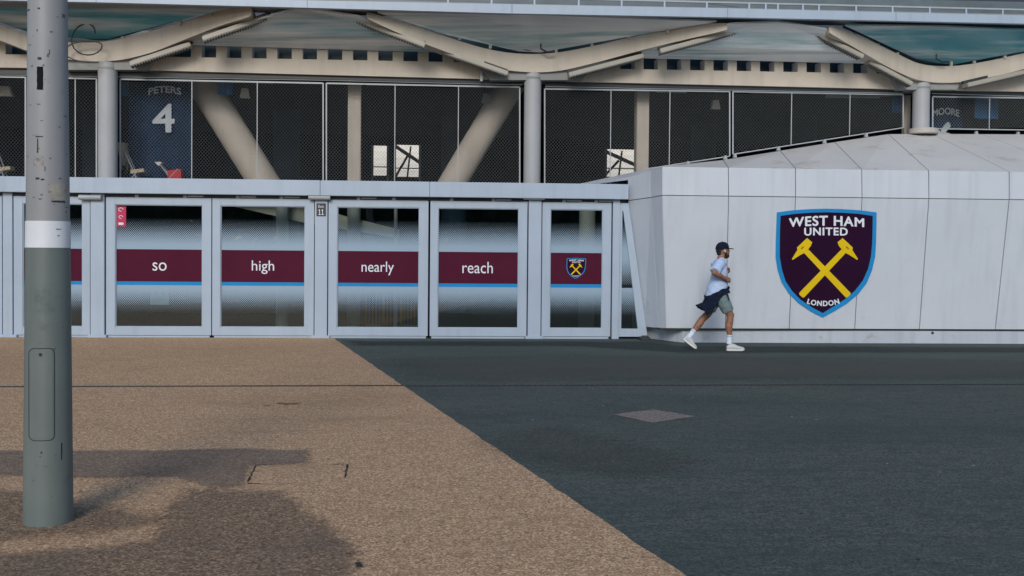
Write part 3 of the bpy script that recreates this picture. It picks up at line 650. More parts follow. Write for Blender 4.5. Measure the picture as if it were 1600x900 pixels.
# beams with square openings
def ring_beam(x0, x1, ytop, ybot, yopen, openings, th=.3):
    """lower solid strip plus upright teeth between the openings"""
    f = lambda px, y: y[0]+(y[1]-y[0])*(px-x0)/(x1-x0)
    k = -.02; b = MB(); N = 12
    lo = []; hi = []
    r = 9
    pts = [(x0, f(x0, ybot)-8), (x0+3, f(x0, ybot)-2.5), (x0+10, f(x0, ybot))]+[(x0+(x1-x0)*i/N, f(x0+(x1-x0)*i/N, ybot)) for i in range(1, N)]+[(x1-10, f(x1, ybot)), (x1-3, f(x1, ybot)-2.5), (x1, f(x1, ybot)-8), (x1-5, f(x1, yopen)+12), (x1-30, f(x1, yopen))]+[(x0+(x1-x0)*i/N, f(x0+(x1-x0)*i/N, yopen)) for i in range(N-1, 0, -1)]+[(x0+30, f(x0, yopen)), (x0+5, f(x0, yopen)+12)]
    b.prism([hu(p[0], p[1], k) for p in pts], -UN*th)
    prev = None
    for o0, o1 in zip(openings, openings[1:]):
        a, c = o0+11.3, o1-11.3
        b.prism([hu(a, f(a, yopen)+.0, k-.002), hu(c, f(c, yopen), k-.002), hu(c, f(c, ytop), k-.002), hu(a, f(a, ytop), k-.002)], -UN*th)
    b.build('ring_beam', M_conc, canopy)
    q = [hu(x0+60, f(x0+60, ytop)-1.5, k+.03), hu(x1-60, f(x1-60, ytop)-1.5, k+.03)]
    MB().bar(q[0], q[1], .05, .035).build('cable_tray', M_rail, canopy)
ring_beam(205, 793, (66.5, 83), (109, 124.5), (87.5, 98.5), [287+39.4*i for i in range(12)])
ring_beam(876, 1412, (87.5, 99.5), (127, 139.5), (106, 115.5), [944+36.4*i for i in range(13)])
ring_beam(-400, 117, (62, 66), (100, 107), (80, 86), [-340+40*i for i in range(10)])
ring_beam(1478, 1990, (102, 112), (141, 150), (118, 128), [1540+36*i for i in range(10)])
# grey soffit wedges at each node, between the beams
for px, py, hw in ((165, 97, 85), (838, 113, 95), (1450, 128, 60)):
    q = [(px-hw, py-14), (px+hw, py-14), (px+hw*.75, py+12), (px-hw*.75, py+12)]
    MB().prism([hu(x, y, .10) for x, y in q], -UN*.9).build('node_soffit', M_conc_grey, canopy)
# dark recess behind the openings
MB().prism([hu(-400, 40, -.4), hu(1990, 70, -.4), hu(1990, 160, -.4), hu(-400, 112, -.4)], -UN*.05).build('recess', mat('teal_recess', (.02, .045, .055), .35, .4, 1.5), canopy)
# glazing
def canopy_glass(name, dark, light, lo, hi):
    """tinted roof glazing with reflected light put into the colour as horizontal streaks"""
    m = bpy.data.materials.new(name); m.use_nodes = True; t = m.node_tree; L = t.links.new; b = t.nodes['Principled BSDF']; o = t.nodes['Material Output']
    b.inputs['Roughness'].default_value = .18; b.inputs['IOR'].default_value = 1.6
    tc = nd(t, 'ShaderNodeTexCoord'); mp = nd(t, 'ShaderNodeMapping'); mp.inputs['Scale'].default_value = (.25, 3.5, 3.5); L(tc.outputs['Object'], mp.inputs[0])
    n = nd(t, 'ShaderNodeTexNoise', Scale=1.0, Detail=5.0, Roughness=.6); L(mp.outputs[0], n.inputs['Vector'])
    rp = nd(t, 'ShaderNodeValToRGB'); e = rp.color_ramp.elements; e[0].position = lo; e[0].color = dark+(1,); e[1].position = hi; e[1].color = light+(1,); L(n.outputs['Fac'], rp.inputs['Fac'])
    L(rp.outputs[0], b.inputs['Base Color'])  # pale and teal streaks in the base colour stand in for reflections
    return m
M_cglass = canopy_glass('canopy_glass', (.20, .44, .50), (.84, .87, .90), .33, .55); M_cglass2 = canopy_glass('dark_canopy_glass', (.09, .32, .40), (.66, .71, .75), .42, .68)
def glazing(pts, m): MB().prism([hu(*p) for p in pts], (0, 0, .03)).build('glazing_panel', m, canopy)
glazing([(285, 70, 0.031), (345, 50, 0.558), (432, 22, 1.023), (470, 12, 1.066), (560, 26, 1.023), (630, 56, 0.558), (690, 82, 0.031)], M_cglass)
glazing([(960, 90, 0.031), (1020, 72, 0.558), (1140, 38, 1.054), (1215, 34, 1.066), (1290, 46, 1.023), (1340, 80, 0.558), (1375, 100, 0.031)], M_cglass)
glazing([(-160, -20, 0.992), (90, -20, 1.066), (160, -14, 1.066), (380, 8, 1.054), (270, 34, 0.558), (165, 62, 0.074), (60, 56, 0.074), (-40, 20, 0.558)], M_cglass2)
glazing([(590, 20, 1.054), (850, 24, 1.066), (1120, 34, 1.054), (1000, 54, 0.558), (845, 82, 0.074), (810, 80, 0.074), (700, 55, 0.558)], M_cglass)
glazing([(1320, 40, 1.054), (1480, 42, 1.066), (1720, 52, 1.054), (1600, 80, 0.558), (1490, 101, 0.074), (1440, 96, 0.074), (1370, 62, 0.558)], M_cglass2)
# black pipe on short stubs above each zigzag
def pipe(pts, stubs):
    P = path_u(smooth_path(pts, 6)); b = MB().tube(P, .022, 8); o = b.build('handrail_pipe', M_black, canopy, smooth=True)
    for px, y0_, y1_, k in stubs:
        MB().bar(hu(px, y0_, k), hu(px, y1_, k), .05, .05, (1, 0, 0)).build('pipe_stub', M_conc, o)
pipe([(-60, 2, 0.558), (0, 22, 0.341), (60, 44, 0.155), (110, 54, 0.074), (165, 61, 0.074), (230, 44, 0.248), (290, 27, 0.496), (345, 12, 0.806)], [(192, 57, 66, 0.124), (236, 44, 54, 0.248), (281, 31, 40, 0.496), (329, 18, 25, 0.744)])
pipe([(608, 22, 0.868), (665, 28, 0.682), (720, 50, 0.434), (790, 70, 0.186), (845, 79, 0.074), (900, 68, 0.186), (980, 52, 0.434), (1060, 36, 0.806)], [(664, 28, 44, 0.682), (718, 46, 62, 0.434), (766, 60, 76, 0.248), (869, 73, 84, 0.124), (925, 64, 74, 0.248), (982, 53, 62, 0.434), (1043, 42, 52, 0.744)])
pipe([(1318, 42, 0.868), (1360, 60, 0.496), (1410, 84, 0.248), (1450, 98, 0.074), (1500, 94, 0.074), (1560, 82, 0.310), (1640, 66, 0.620)], [(1335, 50, 60, 0.682), (1372, 68, 80, 0.434), (1402, 82, 94, 0.310), (1486, 96, 106, 0.124), (1522, 90, 99, 0.186), (1570, 80, 92, 0.372)])
# cable loop at the left node
cl = MB(); C0 = hu(133, 52, .4); L_ = [C0+UE*.17*math.cos(a*.35)*(1+.04*a)+Vector((0, 0, .22*math.sin(a*.35)*(1 if a < 18 else .6)-.012*a)) for a in range(0, 34)]
cl.tube(L_, .012, 8); tag(cl.build('cable_loop', M_black, smooth=True), 'coiled black cable hanging at the canopy joint above the left column', 'cable')
for px, py in ((845, 76), (1463, 92)):
    q = hu(px, py, .35); b = MB().tube([q+Vector((0, 0, .09)), q, q+UE*.12-Vector((0, 0, .06)), q+UE*.25-Vector((0, 0, .05))], .016, 8)
    tag(b.build('cable_loop', M_black, smooth=True), 'short black cable end at the canopy joint above the '+('middle' if px < 1000 else 'podium roof')+' column', 'cable')
# strip lights under the beams
M_fix = mat('fixture_grey', (.34, .32, .28), .5, .1, 3); M_louver = mat('fixture_louver', (.10, .11, .11), .5, .2, 8)
lights = [((205, 101), (299, 70), .3, 'under the left zigzag arm near the left column'), ((318, 62), (422, 26), .75, 'under the left zigzag arm near its tip'), ((548, 28), (664, 72), .75, 'under the middle zigzag at its left tip'),
          ((690, 80), (793, 116), .35, 'under the middle zigzag just left of the middle column'), ((888, 118), (1004, 88), .35, 'under the middle zigzag just right of the middle column'), ((1030, 81), (1157, 47), .75, 'under the middle zigzag at its right tip'),
          ((1271, 52), (1346, 90), .75, 'under the right zigzag at its left tip'), ((1356, 97), (1422, 132), .35, 'under the right zigzag just left of the roof column'), ((1508, 134), (1620, 108), .35, 'under the right zigzag arm at the right photo edge')]
for (a0, a1), (c0, c1), k, lab in lights:
    a = hu(a0, a1, k); c = hu(c0, c1, k); k2 = UN*.16
    t = thing('strip_light', 'grey louvred strip light '+lab, 'light', (a+c)/2, 'strip lights under the zigzag beams')
    MB().bar(a, c, .20, .085).build('housing', M_fix, t, bevel=.01)
    d = (c-a).normalized(); n = int((c-a).length/.05); b = MB()
    for i in range(n):
        p = a+d*(i*.05+.02)-Vector((0, 0, .05)); b.bar(p+UN*.085, p-UN*.085, .022, .03)
    b.build('louvre', M_louver, t)
    MB().bar(a+Vector((0, 0, .075))-UN*.1, c+Vector((0, 0, .075))-UN*.1, .08, .06).build('mounting_rail', M_black, t)
# head rail over the mesh screens
rail = thing('screen_head_rail', 'long thin steel rail running over the mesh screens under the canopy', 'rail', hu(600, 125, KM))
for a0, a1, c0, c1 in ((-160, 113.5, 505, 124), (505, 124, 816, 131.5), (852, 134, 1410, 144.5), (1456, 145, 1800, 155)):
    MB().bar(hu(a0, a1+1.2, KM+.03), hu(c0, c1+1.2, KM+.03), .02, .014).build('rail', M_rail, rail)
    MB().bar(hu(a0, a1-3, KM+.03), hu(c0, c1-3, KM+.03), .06, .085).build('rail', M_black, rail)  # black bar put in for the shade of the gap under the ring beam
MB().bar(hu(752, 110, .05), hu(752, 127, .05), .08, .05, (1, 0, 0)).build('hanger', M_rail, rail)
# white rim
b0 = lambda px: 3.2+(px-480)*.0330 if px < 480 else 3.2+(px-480)*.0218
KR = 1.32
rp = [(-300, -26, -6), (150, -9.5, 3.5), (480, .5, 12.0), (800, 6.5, 21), (1137, 13, 27), (1400, 19.5, 32.5), (1900, 31, 43.5)]
for (x0, t0, d0), (x1, t1, d1) in zip(rp, rp[1:]):
    q = [hu(x0+.3, d0, KR), hu(x1-.3, d1, KR), hu(x1-.3, t1, KR), hu(x0+.3, t0, KR)]
    MB().prism(q, -UN*.10).build('rim_fascia', M_paint, canopy)
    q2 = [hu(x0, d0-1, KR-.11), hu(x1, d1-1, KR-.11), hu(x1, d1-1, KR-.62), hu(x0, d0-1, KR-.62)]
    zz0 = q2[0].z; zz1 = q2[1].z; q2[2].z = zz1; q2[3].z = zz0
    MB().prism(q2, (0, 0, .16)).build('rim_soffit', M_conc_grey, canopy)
# railing over the rim
rail = thing('railing', 'white steel deck railing on top of the canopy rim', 'railing', hu(1200, 15, KR-.1))
KP = KR-.12
tp = [(700, -6.5), (1137, 4.2), (1600, 15.5), (1900, 22)]
for (x0, y0), (x1, y1) in zip(tp, tp[1:]): MB().bar(hu(x0, y0, KP), hu(x1, y1, KP), .04, .03).build('top_rail', M_rail, rail)
for px in (700, 768, 835, 904, 971, 1038, 1104, 1170, 1196, 1215, 1254, 1279, 1337, 1394, 1452, 1509, 1566, 1623, 1680, 1740):
    i = [k for k in range(3) if tp[k][0] <= px <= tp[k+1][0]][0]; y = tp[i][1]+(tp[i+1][1]-tp[i][1])*(px-tp[i][0])/(tp[i+1][0]-tp[i][0])
    yb = [rp[k][1]+(rp[k+1][1]-rp[k][1])*(px-rp[k][0])/(rp[k+1][0]-rp[k][0]) for k in range(6) if rp[k][0] <= px <= rp[k+1][0]][0]
    MB().bar(hu(px, y, KP), hu(px, yb+2, KP), .045, .03, (1, 0, 0)).build('railing_post', M_paint, rail)
    MB().bar(hu(px+4, y+2.5, KP-.02), hu(px+50, yb-1, KP-.02), .006, .006).build('wire', M_black, rail) if px == 1104 else None
q = [hu(600, -20, KP-.3), hu(1900, 10, KP-.3), hu(1900, 38, KP-.3), hu(600, 8, KP-.3)]
MB().prism(q, -UN*.05).build('deck_upstand', mat('deck_upstand_grey', (.10, .13, .15), .5, .2, 2), rail)

# ================================================================== CONCOURSE BEHIND THE SCREENS
conc = thing('concourse', 'dark stadium concourse behind the gates and mesh screens', 'building', (0, 8, 0))
ZC = hu(500, 112, -.5).z
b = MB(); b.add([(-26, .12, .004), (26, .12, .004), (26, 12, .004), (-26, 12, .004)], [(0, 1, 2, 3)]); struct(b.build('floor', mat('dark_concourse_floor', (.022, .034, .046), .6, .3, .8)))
def slab(s0, s1, k0, k1, z0_, z1_, name, m, parent=conc):
    b = MB(); b.hexa([U(s0, k0, z0_), U(s1, k0, z0_), U(s1, k1, z0_), U(s0, k1, z0_), U(s0, k0, z1_), U(s1, k0, z1_), U(s1, k1, z1_), U(s0, k1, z1_)]); return b.build(name, m, parent)
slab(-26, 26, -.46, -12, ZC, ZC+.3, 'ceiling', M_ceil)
KB = -11.0
# back wall with openings (cut as a grid)
ops = [(582, 606, 228, 274), (617, 656, 227, 276), (946, 996, 234, 276), (191, 200, 224, 250)]
orc = []
for x0, x1, y0, y1 in ops:
    a = hu(x0, y1, KB); c = hu(x1, y0, KB); orc.append((su(a), su(c), a.z, c.z))
ss = sorted({-26, 26} | {v for o in orc for v in o[:2]}); zs = sorted({0, ZC} | {v for o in orc for v in o[2:]})
b = MB()
for i in range(len(ss)-1):
    for j in range(len(zs)-1):
        ms, mz = (ss[i]+ss[i+1])/2, (zs[j]+zs[j+1])/2
        if any(o[0] < ms < o[1] and o[2] < mz < o[3] for o in orc): continue
        b.add([U(ss[i], KB, zs[j]), U(ss[i+1], KB, zs[j]), U(ss[i+1], KB, zs[j+1]), U(ss[i], KB, zs[j+1])], [(0, 1, 2, 3)])
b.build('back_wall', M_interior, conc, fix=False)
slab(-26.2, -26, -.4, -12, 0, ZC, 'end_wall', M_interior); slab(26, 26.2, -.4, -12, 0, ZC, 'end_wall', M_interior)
# frames in the openings
for o in orc:
    f = MB(); f.bar(U(o[0], KB+.05, o[2]-.3), U(o[0], KB+.05, o[3]), .06, .06, (1, 0, 0)); f.bar(U(o[1], KB+.05, o[2]-.3), U(o[1], KB+.05, o[3]), .06, .06, (1, 0, 0))
    f.bar(U(o[0], KB+.05, o[2]+.25), U(o[1], KB+.05, o[2]+.25), .03, .03); f.build('opening_frame', M_rail, conc)
    if o[1]-o[0] > .5:
        f = MB(); f.bar(U(o[0], KB-.4, o[3]), U(o[1], KB-.4, (o[2]+o[3])/2), .1, .1); f.bar(U(o[0], KB-.4, o[2]), U(o[0]+(o[1]-o[0])*.5, KB-.4, o[3]-.3), .07, .07)
        f.bar(U((o[0]+o[1])/2, KB-.4, o[2]), U((o[0]+o[1])/2+.1, KB-.4, o[3]), .05, .05, (1, 0, 0)); f.build('brace', M_conc, conc)
# pale seating terrace beyond
b = MB()
for i in range(22):
    b.box(-22, 24, 16+i*.5, 16.5+i*.5, .6+i*.3, .9+i*.3)
tag(b.build('seating_terrace', mat('pale_terrace', (.78, .74, .66), .7, .1, 1)), 'pale stepped seating terrace glimpsed through the openings behind the mesh', 'terrace')
# ramp beam and inner columns seen through the gates
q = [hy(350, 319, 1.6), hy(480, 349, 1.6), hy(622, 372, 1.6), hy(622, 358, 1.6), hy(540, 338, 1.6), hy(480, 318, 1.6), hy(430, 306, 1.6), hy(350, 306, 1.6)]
o = MB().prism(q, (0, .5, 0)).build('ramp_beam', mat('painted_sunlit_concrete', (.72, .63, .50), .8, .12, 1.5)); tag(o, 'sloping beige ramp beam seen through the upper gate glass', 'beam')  # concrete lightened: the light missing on the beam is put into its colour
for px, hw, k, lab in ((441, .12, 1.3, 'slim inner column seen through the high gate'), (553, .12, 1.4, 'slim inner column seen through the nearly gate'), (618, .035, 1.4, 'thin grey pole seen through the nearly gate'), (917, .17, 2.6, 'inner column seen through the crest gate')):
    p = hy(px, 400, k); o = MB().tube([(p.x, k, 0), (p.x, k, 2.75)], hw, 20).build('inner_column', M_conc, smooth=True); tag(o, lab, 'column')
for px, k in ((448, -6), (150, -7), (710, -6.5), (1100, -7), (1255, -5)):
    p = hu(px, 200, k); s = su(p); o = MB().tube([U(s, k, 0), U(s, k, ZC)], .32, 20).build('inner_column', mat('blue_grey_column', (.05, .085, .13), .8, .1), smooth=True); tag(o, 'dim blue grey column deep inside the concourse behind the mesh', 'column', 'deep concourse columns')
# banners inside
M_ban = mat('navy_banner', (.012, .030, .066), .8, .3, 1.5, spec=.1); M_ban_b = mat('blue_banner', (.03, .18, .40), .8, .15, 2, spec=.1); M_blet = mat('banner_letter', (.46, .51, .56), .7, .05)
def banner(px0, px1, py0, py1, k, lab, m, name='banner', shirt=False):
    a = hu(px0, py1, k); c = hu(px1, py0, k); t = thing(name, lab, 'banner', a)
    s0, s1 = su(a), su(c); N = 14; b = MB(); top = []; bot = []
    for i in range(N+1):
        s = s0+(s1-s0)*i/N; kk = k+.03*math.sin(i*1.3); top.append(U(s, kk, c.z)); bot.append(U(s, kk, a.z))
    n = N+1; bk = -UN*.01
    b.add(bot+top+[p+bk for p in bot]+[p+bk for p in top], [(i, i+1, n+i+1, n+i) for i in range(N)]+[(2*n+i, 2*n+i+1, 3*n+i+1, 3*n+i) for i in range(N)]+[(n+i, n+i+1, 3*n+i+1, 3*n+i) for i in range(N)]+[(i, i+1, 2*n+i+1, 2*n+i) for i in range(N)])
    b.build('cloth', m, t, fix=False); return t
def btext(t, txt, x0, x1, y0, y1, k, arc=0, bold=.03):
    place_text(txt, lambda u, v: hu(x0+(x1-x0)*u, y1+(y0-y1)*v+arc*(2*u-1)**2, k), 'lettering', M_blet, t, bold)
t = banner(201, 300, 123, 280, -.75, 'dark navy hanging banner with a large number 4 behind the mesh', M_ban)
btext(t, 'PETERS', 232, 283, 134, 145, -.69, 4); btext(t, '4', 238, 273, 162, 207, -.69, 0, .02)
t = banner(1453, 1505, 152, 199, -.75, 'dark navy hanging banner with a curved name at the right edge', M_ban)
btext(t, 'MOORE', 1457, 1499, 168, 179, -.69, 4); btext(t, '6', 1467, 1490, 190, 235, -.69, 0, .04)
for x0, x1, y0, y1, lab in ((186, 200, 124, 150, 'small blue banner top left of the number 4 banner'), (340, 363, 126, 148, 'small blue banner beside the leaning strut'), (1394, 1411, 150, 176, 'small blue banner just left of the podium roof column'), (1523, 1561, 154, 185, 'small blue banner at the right edge behind mesh')):
    banner(x0, x1, y0, y1, -.8, lab, M_ban_b)
# hanging floodlights inside
for px, py, lab in ((382, 145, 'small white lamp behind mesh right of the number 4 banner'), (760, 153, 'small grey lamp behind mesh beside the left leaning strut'), (1119, 163, 'small white lamp behind mesh above the podium corner'), (6, 142, 'small white lamp behind mesh at the left photo edge')):
    p = hu(px, py, -1.0); s = su(p); t = thing('lamp', lab, 'lamp', p, 'small lamps behind the mesh'); w_ = .07 if px != 6 else .11
    MB().prism([U(s-w_*1.3, -1.0, p.z-.09), U(s+w_*1.3, -1.0, p.z-.09), U(s+w_*.8, -1.0, p.z+.09), U(s-w_*.8, -1.0, p.z+.09)], -UN*.12).build('lamp_head', mat('lamp_white', (.62, .60, .55) if px != 760 else (.2, .22, .24), .5, .05), t)
    MB().tube([p+Vector((0, 0, .08))-UN*.06, U(s, -1.06, ZC)], .015, 8).build('lamp_stem', M_black, t)
for px0, px1, py, lab in ((400, 426, 127.5, 'right of the leaning strut'), (468, 531, 128.5, 'left of the square pillar'), (572, 648, 131, 'right of the square pillar'), (646, 704, 132, 'over the bright openings'), (734, 800, 133.5, 'over the left leaning strut'), (1026, 1072, 142, 'right of the podium corner pillar'), (1291, 1374, 150, 'above the shield crest'), (318, 345, 126, 'over the number 4 banner')):
    a = hu(px0, py, -1.2); c = hu(px1, py+.7, -1.2); o = MB().tube([a, c], .035, 10).build('tube_light', M_rail, smooth=True); tag(o, 'pale unlit tube light under the concourse ceiling '+lab, 'light', 'tube lights inside')
# folding chairs stored on the inside deck, tops visible above the header
M_canvas = mat('beige_canvas', (.52, .42, .29), .8, .1, 4); M_cred = mat('red_canvas', (.50, .02, .03), .7, .1, 4); M_cwh = mat('white_canvas', (.60, .58, .54), .8, .1, 4)
dz = hy(300, 284, 1.6).z-.16
o = MB().box(gx(-200), gx(840), 1.02, 3.0, dz-.12, dz).build('deck', M_conc_grey); tag(o, 'narrow grey deck behind the mesh carrying folded chairs', 'deck')
def canvas_chair(px, py0, m, m2, lab, h, low=.26):
    p = hu(px, 275, -.47); s = su(p); t = thing('folding_chair', lab, 'chair', U(s, -.47, dz)); zt = hu(px, py0, -.47).z
    for sg in (-1, 1):
        MB().tube([U(s-.16, -.47+sg*.10, dz), U(s+.16, -.47+sg*.10, dz+.36)], .013, 8).build('leg', M_rail, t); MB().tube([U(s+.16, -.47+sg*.09, dz), U(s-.2, -.47+sg*.09, zt)], .013, 8).build('leg', M_rail, t)
    MB().hexa([U(s-.02, -.36, dz+low), U(s+.22, -.36, dz+low+.04), U(s+.22, -.58, dz+low+.04), U(s-.02, -.58, dz+low), U(s-.02, -.36, dz+.33), U(s+.22, -.36, dz+.36), U(s+.22, -.58, dz+.36), U(s-.02, -.58, dz+.33)]).build('seat', m, t)
    MB().hexa([U(s-.2, -.36, dz+.42), U(s-.17, -.36, dz+.42), U(s-.17, -.58, dz+.42), U(s-.2, -.58, dz+.42), U(s-.26, -.36, zt), U(s-.13, -.36, zt), U(s-.13, -.58, zt), U(s-.26, -.58, zt)]).build('backrest', m2, t)
canvas_chair(208, 224, M_canvas, M_canvas, 'beige folding chair behind the mesh left of the navy banner foot', .5)
canvas_chair(0, 205, M_canvas, M_canvas, 'beige folding chair behind the mesh at the left photo edge', .5)
canvas_chair(266, 254, M_cred, M_cwh, 'red and white folding chair behind the mesh below the number 4', .4, .10)
# posters and barriers seen through the gate glass
t = thing('poster', 'small red poster with white marks on the upper glass of the so gate', 'poster', hy(190, 338, .03))
P0 = hy(182, 354, .03); P1 = hy(198, 323, .03)
MB().box(P0.x, P1.x, -.010, -.0055, P0.z, P1.z).build('poster_sheet', mat('red_poster', (.45, .012, .08), .6, .1), t)
b = MB(); xm = (P0.x+P1.x)/2
for zz, rr in ((.30, .03), (.17, .025)):
    b.tube([(xm+rr*1.3*math.cos(a*.5), -.011, P0.z+zz+rr*math.sin(a*.5)) for a in range(11)], (.006), 6)
b.box(xm-.04, xm+.045, -.0135, -.0105, P0.z+.03, P0.z+.07); b.build('marks', M_letter, t)
t = thing('notice', 'square white notice inside the lower glass of the so gate', 'notice', hy(250, 462, .03))
P0 = hy(235, 476, .03); P1 = hy(264, 449, .03)
MB().box(P0.x, P1.x, .022, .028, P0.z, P1.z).build('notice_sheet', mat('notice_white', (.62, .62, .6), .6, .08, 6), t)
for f in (.3, .7):
    xx = P0.x+(P1.x-P0.x)*f; MB().ell((xx, .021, P1.z-.11), .035, .004, .03).build('mark', M_conc_grey, t)
for i, px in enumerate((585, 613, 640)):
    c = hy(px, 496, 1.7); t = thing('crowd_barrier', 'yellow crowd barrier standing inside behind the nearly gate', 'barrier', (c.x, 1.7, 0), 'yellow barriers'); My = MATS.get('barrier_yellow') or mat('barrier_yellow', (.55, .30, .03), .5, .1)
    MB().tube([(c.x-.16, 1.7, .1), (c.x-.16, 1.7, .85), (c.x+.16, 1.7, .85), (c.x+.16, 1.7, .1), (c.x-.16, 1.7, .1)], .016, 8).build('barrier_frame', My, t)
    for k in range(4): MB().tube([(c.x-.1+k*.066, 1.7, .1), (c.x-.1+k*.066, 1.7, .85)], .010, 6).build('barrier_bar', My, t)
    for sg in (-1, 1): MB().box(c.x+sg*.12-.02, c.x+sg*.12+.02, 1.5, 1.9, 0, .09).build('foot', M_black, t)
# upper stand behind the railing
st_ = thing('upper_stand', 'dark upper stand rising behind the canopy railing', 'stand', (4, 9, 6))
a = hu(1200, 8, -3)
slab(-26, 30, -3, -8, ZC+.35, ZC+5.0, 'stand_wall', mat('dark_stand', (.03, .04, .06), .7, .5, .6), st_)
M_green = mat('green_seats', (.10, .20, .05), .7, .3, 3)
g = [hu(1010, -6, -2.96), hu(1205, -6, -2.96), hu(1205, 1.5, -2.96), hu(1010, 1.5, -2.96)]
MB().prism(g, -UN*.04).build('seat_block', M_green, st_)

# ================================================================== LAMP POST
pc = hz(75.5, 826, 0); _d = (pc-CAM); _d.z = 0; pc = pc+_d.normalized()*.13; d0 = (pc-CAM).dot(fw); rb = 36.0*d0/FPX
top3 = hy(72, 0, pc.y).z; rt_ = 28.2*d0/FPX
def rad(z): return rb+(rt_-rb)*min(1, z/top3) if z < 4 else rt_*.97
zb0 = hy(74, 387, pc.y-rb).z; zb1 = hy(74, 345, pc.y-rb).z
t = thing('lamp_post', 'tall weathered grey lamp post with a white band in the left foreground', 'lamp post', (pc.x, pc.y, 0))
M_post = mat('post_paint', (.255, .265, .28), .5, .07, 2.2, streak=.10, dirt=(.19, .195, .20), dscale=3.0, dth=.64)
M_post_low = mat('grey_green_post_paint', (.125, .155, .152), .5, .10, 2.0, streak=.2, dirt=(.055, .08, .085), dscale=2.5, dth=.58)
cx, cy = pc.x, pc.y
def ring_tube(z0_, z1_, ex, n=10): return MB().tube([(cx, cy, z0_+(z1_-z0_)*i/n) for i in range(n+1)], [rad(z0_+(z1_-z0_)*i/n)+ex for i in range(n+1)], 56)
ring_tube(zb0-.005, 7.5, 0, 20).build('pole', M_post, t, smooth=True)
ring_tube(0, zb0, .001).build('lower_pole', M_post_low, t, smooth=True)
ring_tube(zb0, zb1, .003).build('reflective_band', mat('white_band', (.66, .70, .75), .4, .06, 5, streak=.08), t, smooth=True)
vd = math.atan2(CAM.y-cy, CAM.x-cx)                      # direction to the viewer
def on_post(px, py, ex=.0):                              # point on the post's surface seen at that measurement
    z = hy(px, py, cy-rb).z; r = rad(z); lat = (px-75)*(d0-r)/FPX; a = math.asin(max(-.98, min(.98, lat/r)))
    ang = vd+a; return Vector((cx+(r+ex)*math.cos(ang), cy+(r+ex)*math.sin(ang), z))
M_grime = mat('post_grime', (.10, .10, .095), .8, .5, 30)
def decal(name, x0, x1, y0, y1, m, th=.002, n=8, rows=2, jag=0):
    b = MB(); vs = []
    for ex in (.0005, th):
        for j in range(rows+1):
            for i in range(n+1):
                jj = jag*noise.noise(Vector((i*1.7, j*2.3, x0))) if 0 < jag else 0
                vs.append(on_post(x0+(x1-x0)*i/n+(jj if i in (0, n) else 0), y0+(y1-y0)*j/rows+(jj if j in (0, rows) else 0), ex))
    N = (n+1)*(rows+1); ix = lambda i, j, l: l*N+j*(n+1)+i; fs = []
    for j in range(rows):
        for i in range(n): fs.append((ix(i, j, 1), ix(i+1, j, 1), ix(i+1, j+1, 1), ix(i, j+1, 1)))
    for i in range(n): fs += [(ix(i, 0, 0), ix(i+1, 0, 0), ix(i+1, 0, 1), ix(i, 0, 1)), (ix(i, rows, 0), ix(i+1, rows, 0), ix(i+1, rows, 1), ix(i, rows, 1))]
    for j in range(rows): fs += [(ix(0, j, 0), ix(0, j+1, 0), ix(0, j+1, 1), ix(0, j, 1)), (ix(n, j, 0), ix(n, j+1, 0), ix(n, j+1, 1), ix(n, j, 1))]
    b.add(vs, fs); return b.build(name, m, t, smooth=True)
decal('black_tape', 60, 68.5, 103, 139, mat('tape_black', (.012, .014, .017), .9, .2, spec=.0), .002, 4, 8, .8)
decal('sticker_residue', 78, 105, 285, 312, mat('residue', (.30, .29, .26), .7, .25, 14), .0015, 8, 4, .6)
decal('peeled_edge', 80, 99, 313, 315.5, M_dark, .002, 8, 2, 1.2)
decal('scuff', 55, 69, 244, 258, mat('scuff_grey', (.24, .235, .23), .7, .5, 40), .0012, 6, 6, 1.5)
for x0, x1, y0, y1 in ((61, 66, 88, 92), (43, 50, 11, 13), (61, 64, 10, 12.5), (58, 68, 212, 213.5), (60, 61.5, 216, 238), (58, 63, 277, 280), (65, 70, 279, 281), (86, 93, 357, 358.5), (88, 91, 367, 369), (68, 72, 563, 565.5), (93, 95, 695, 722), (64, 67, 706, 709)):
    decal('scratch', x0, x1, y0, y1, M_dark if y0 < 340 else M_post_low if y0 < 400 else M_dark, .0042 if 340 < y0 < 390 else .0016, 3, 2, 1.0)
rnd = random.Random(5)
for k in range(46):
    px = 44+rnd.random()*58; py = rnd.choice((rnd.uniform(5, 330), rnd.uniform(5, 330), rnd.uniform(400, 800))); w_ = rnd.uniform(.5, 2.6); h_ = rnd.uniform(.6, 2.2)*(4 if rnd.random() < .15 else 1)
    decal('scratch', px-w_, px+w_, py, py+h_, M_grime, .0014, 3, 2, 1.1)
# access hatch: rounded rectangle groove plus a door skin
x0, x1, y0, y1 = 48, 84, 545, 689; rr = 8; pts = []
for cx_, cy_, a0 in ((x1-rr, y0+rr, -90), (x1-rr, y1-rr, 0), (x0+rr, y1-rr, 90), (x0+rr, y0+rr, 180)):
    for k in range(7):
        a = R(a0+15*k); pts.append((cx_+rr*math.cos(a), cy_+rr*math.sin(a)))
dense = []
for p, q in zip(pts, pts[1:]+pts[:1]):
    n = max(1, int(math.dist(p, q)/6)); dense += [(p[0]+(q[0]-p[0])*k/n, p[1]+(q[1]-p[1])*k/n) for k in range(n)]
ring = [on_post(px, py, .0005) for px, py in dense]
gb = MB().tube(ring+[ring[0], ring[1]], .0028, 6); gb.build('hatch_joint', M_dark, t)
hk = decal('access_hatch', 50.5, 81.5, 548.5, 685.5, M_post_low, .0035, 10, 12)
lk = on_post(64.5, 554.5, .002); nrm = Vector((lk.x-cx, lk.y-cy, 0)).normalized()
MB().tube([lk-nrm*.002, lk+nrm*.004], .0095, 14).build('hatch_lock', M_dark, t, smooth=True)
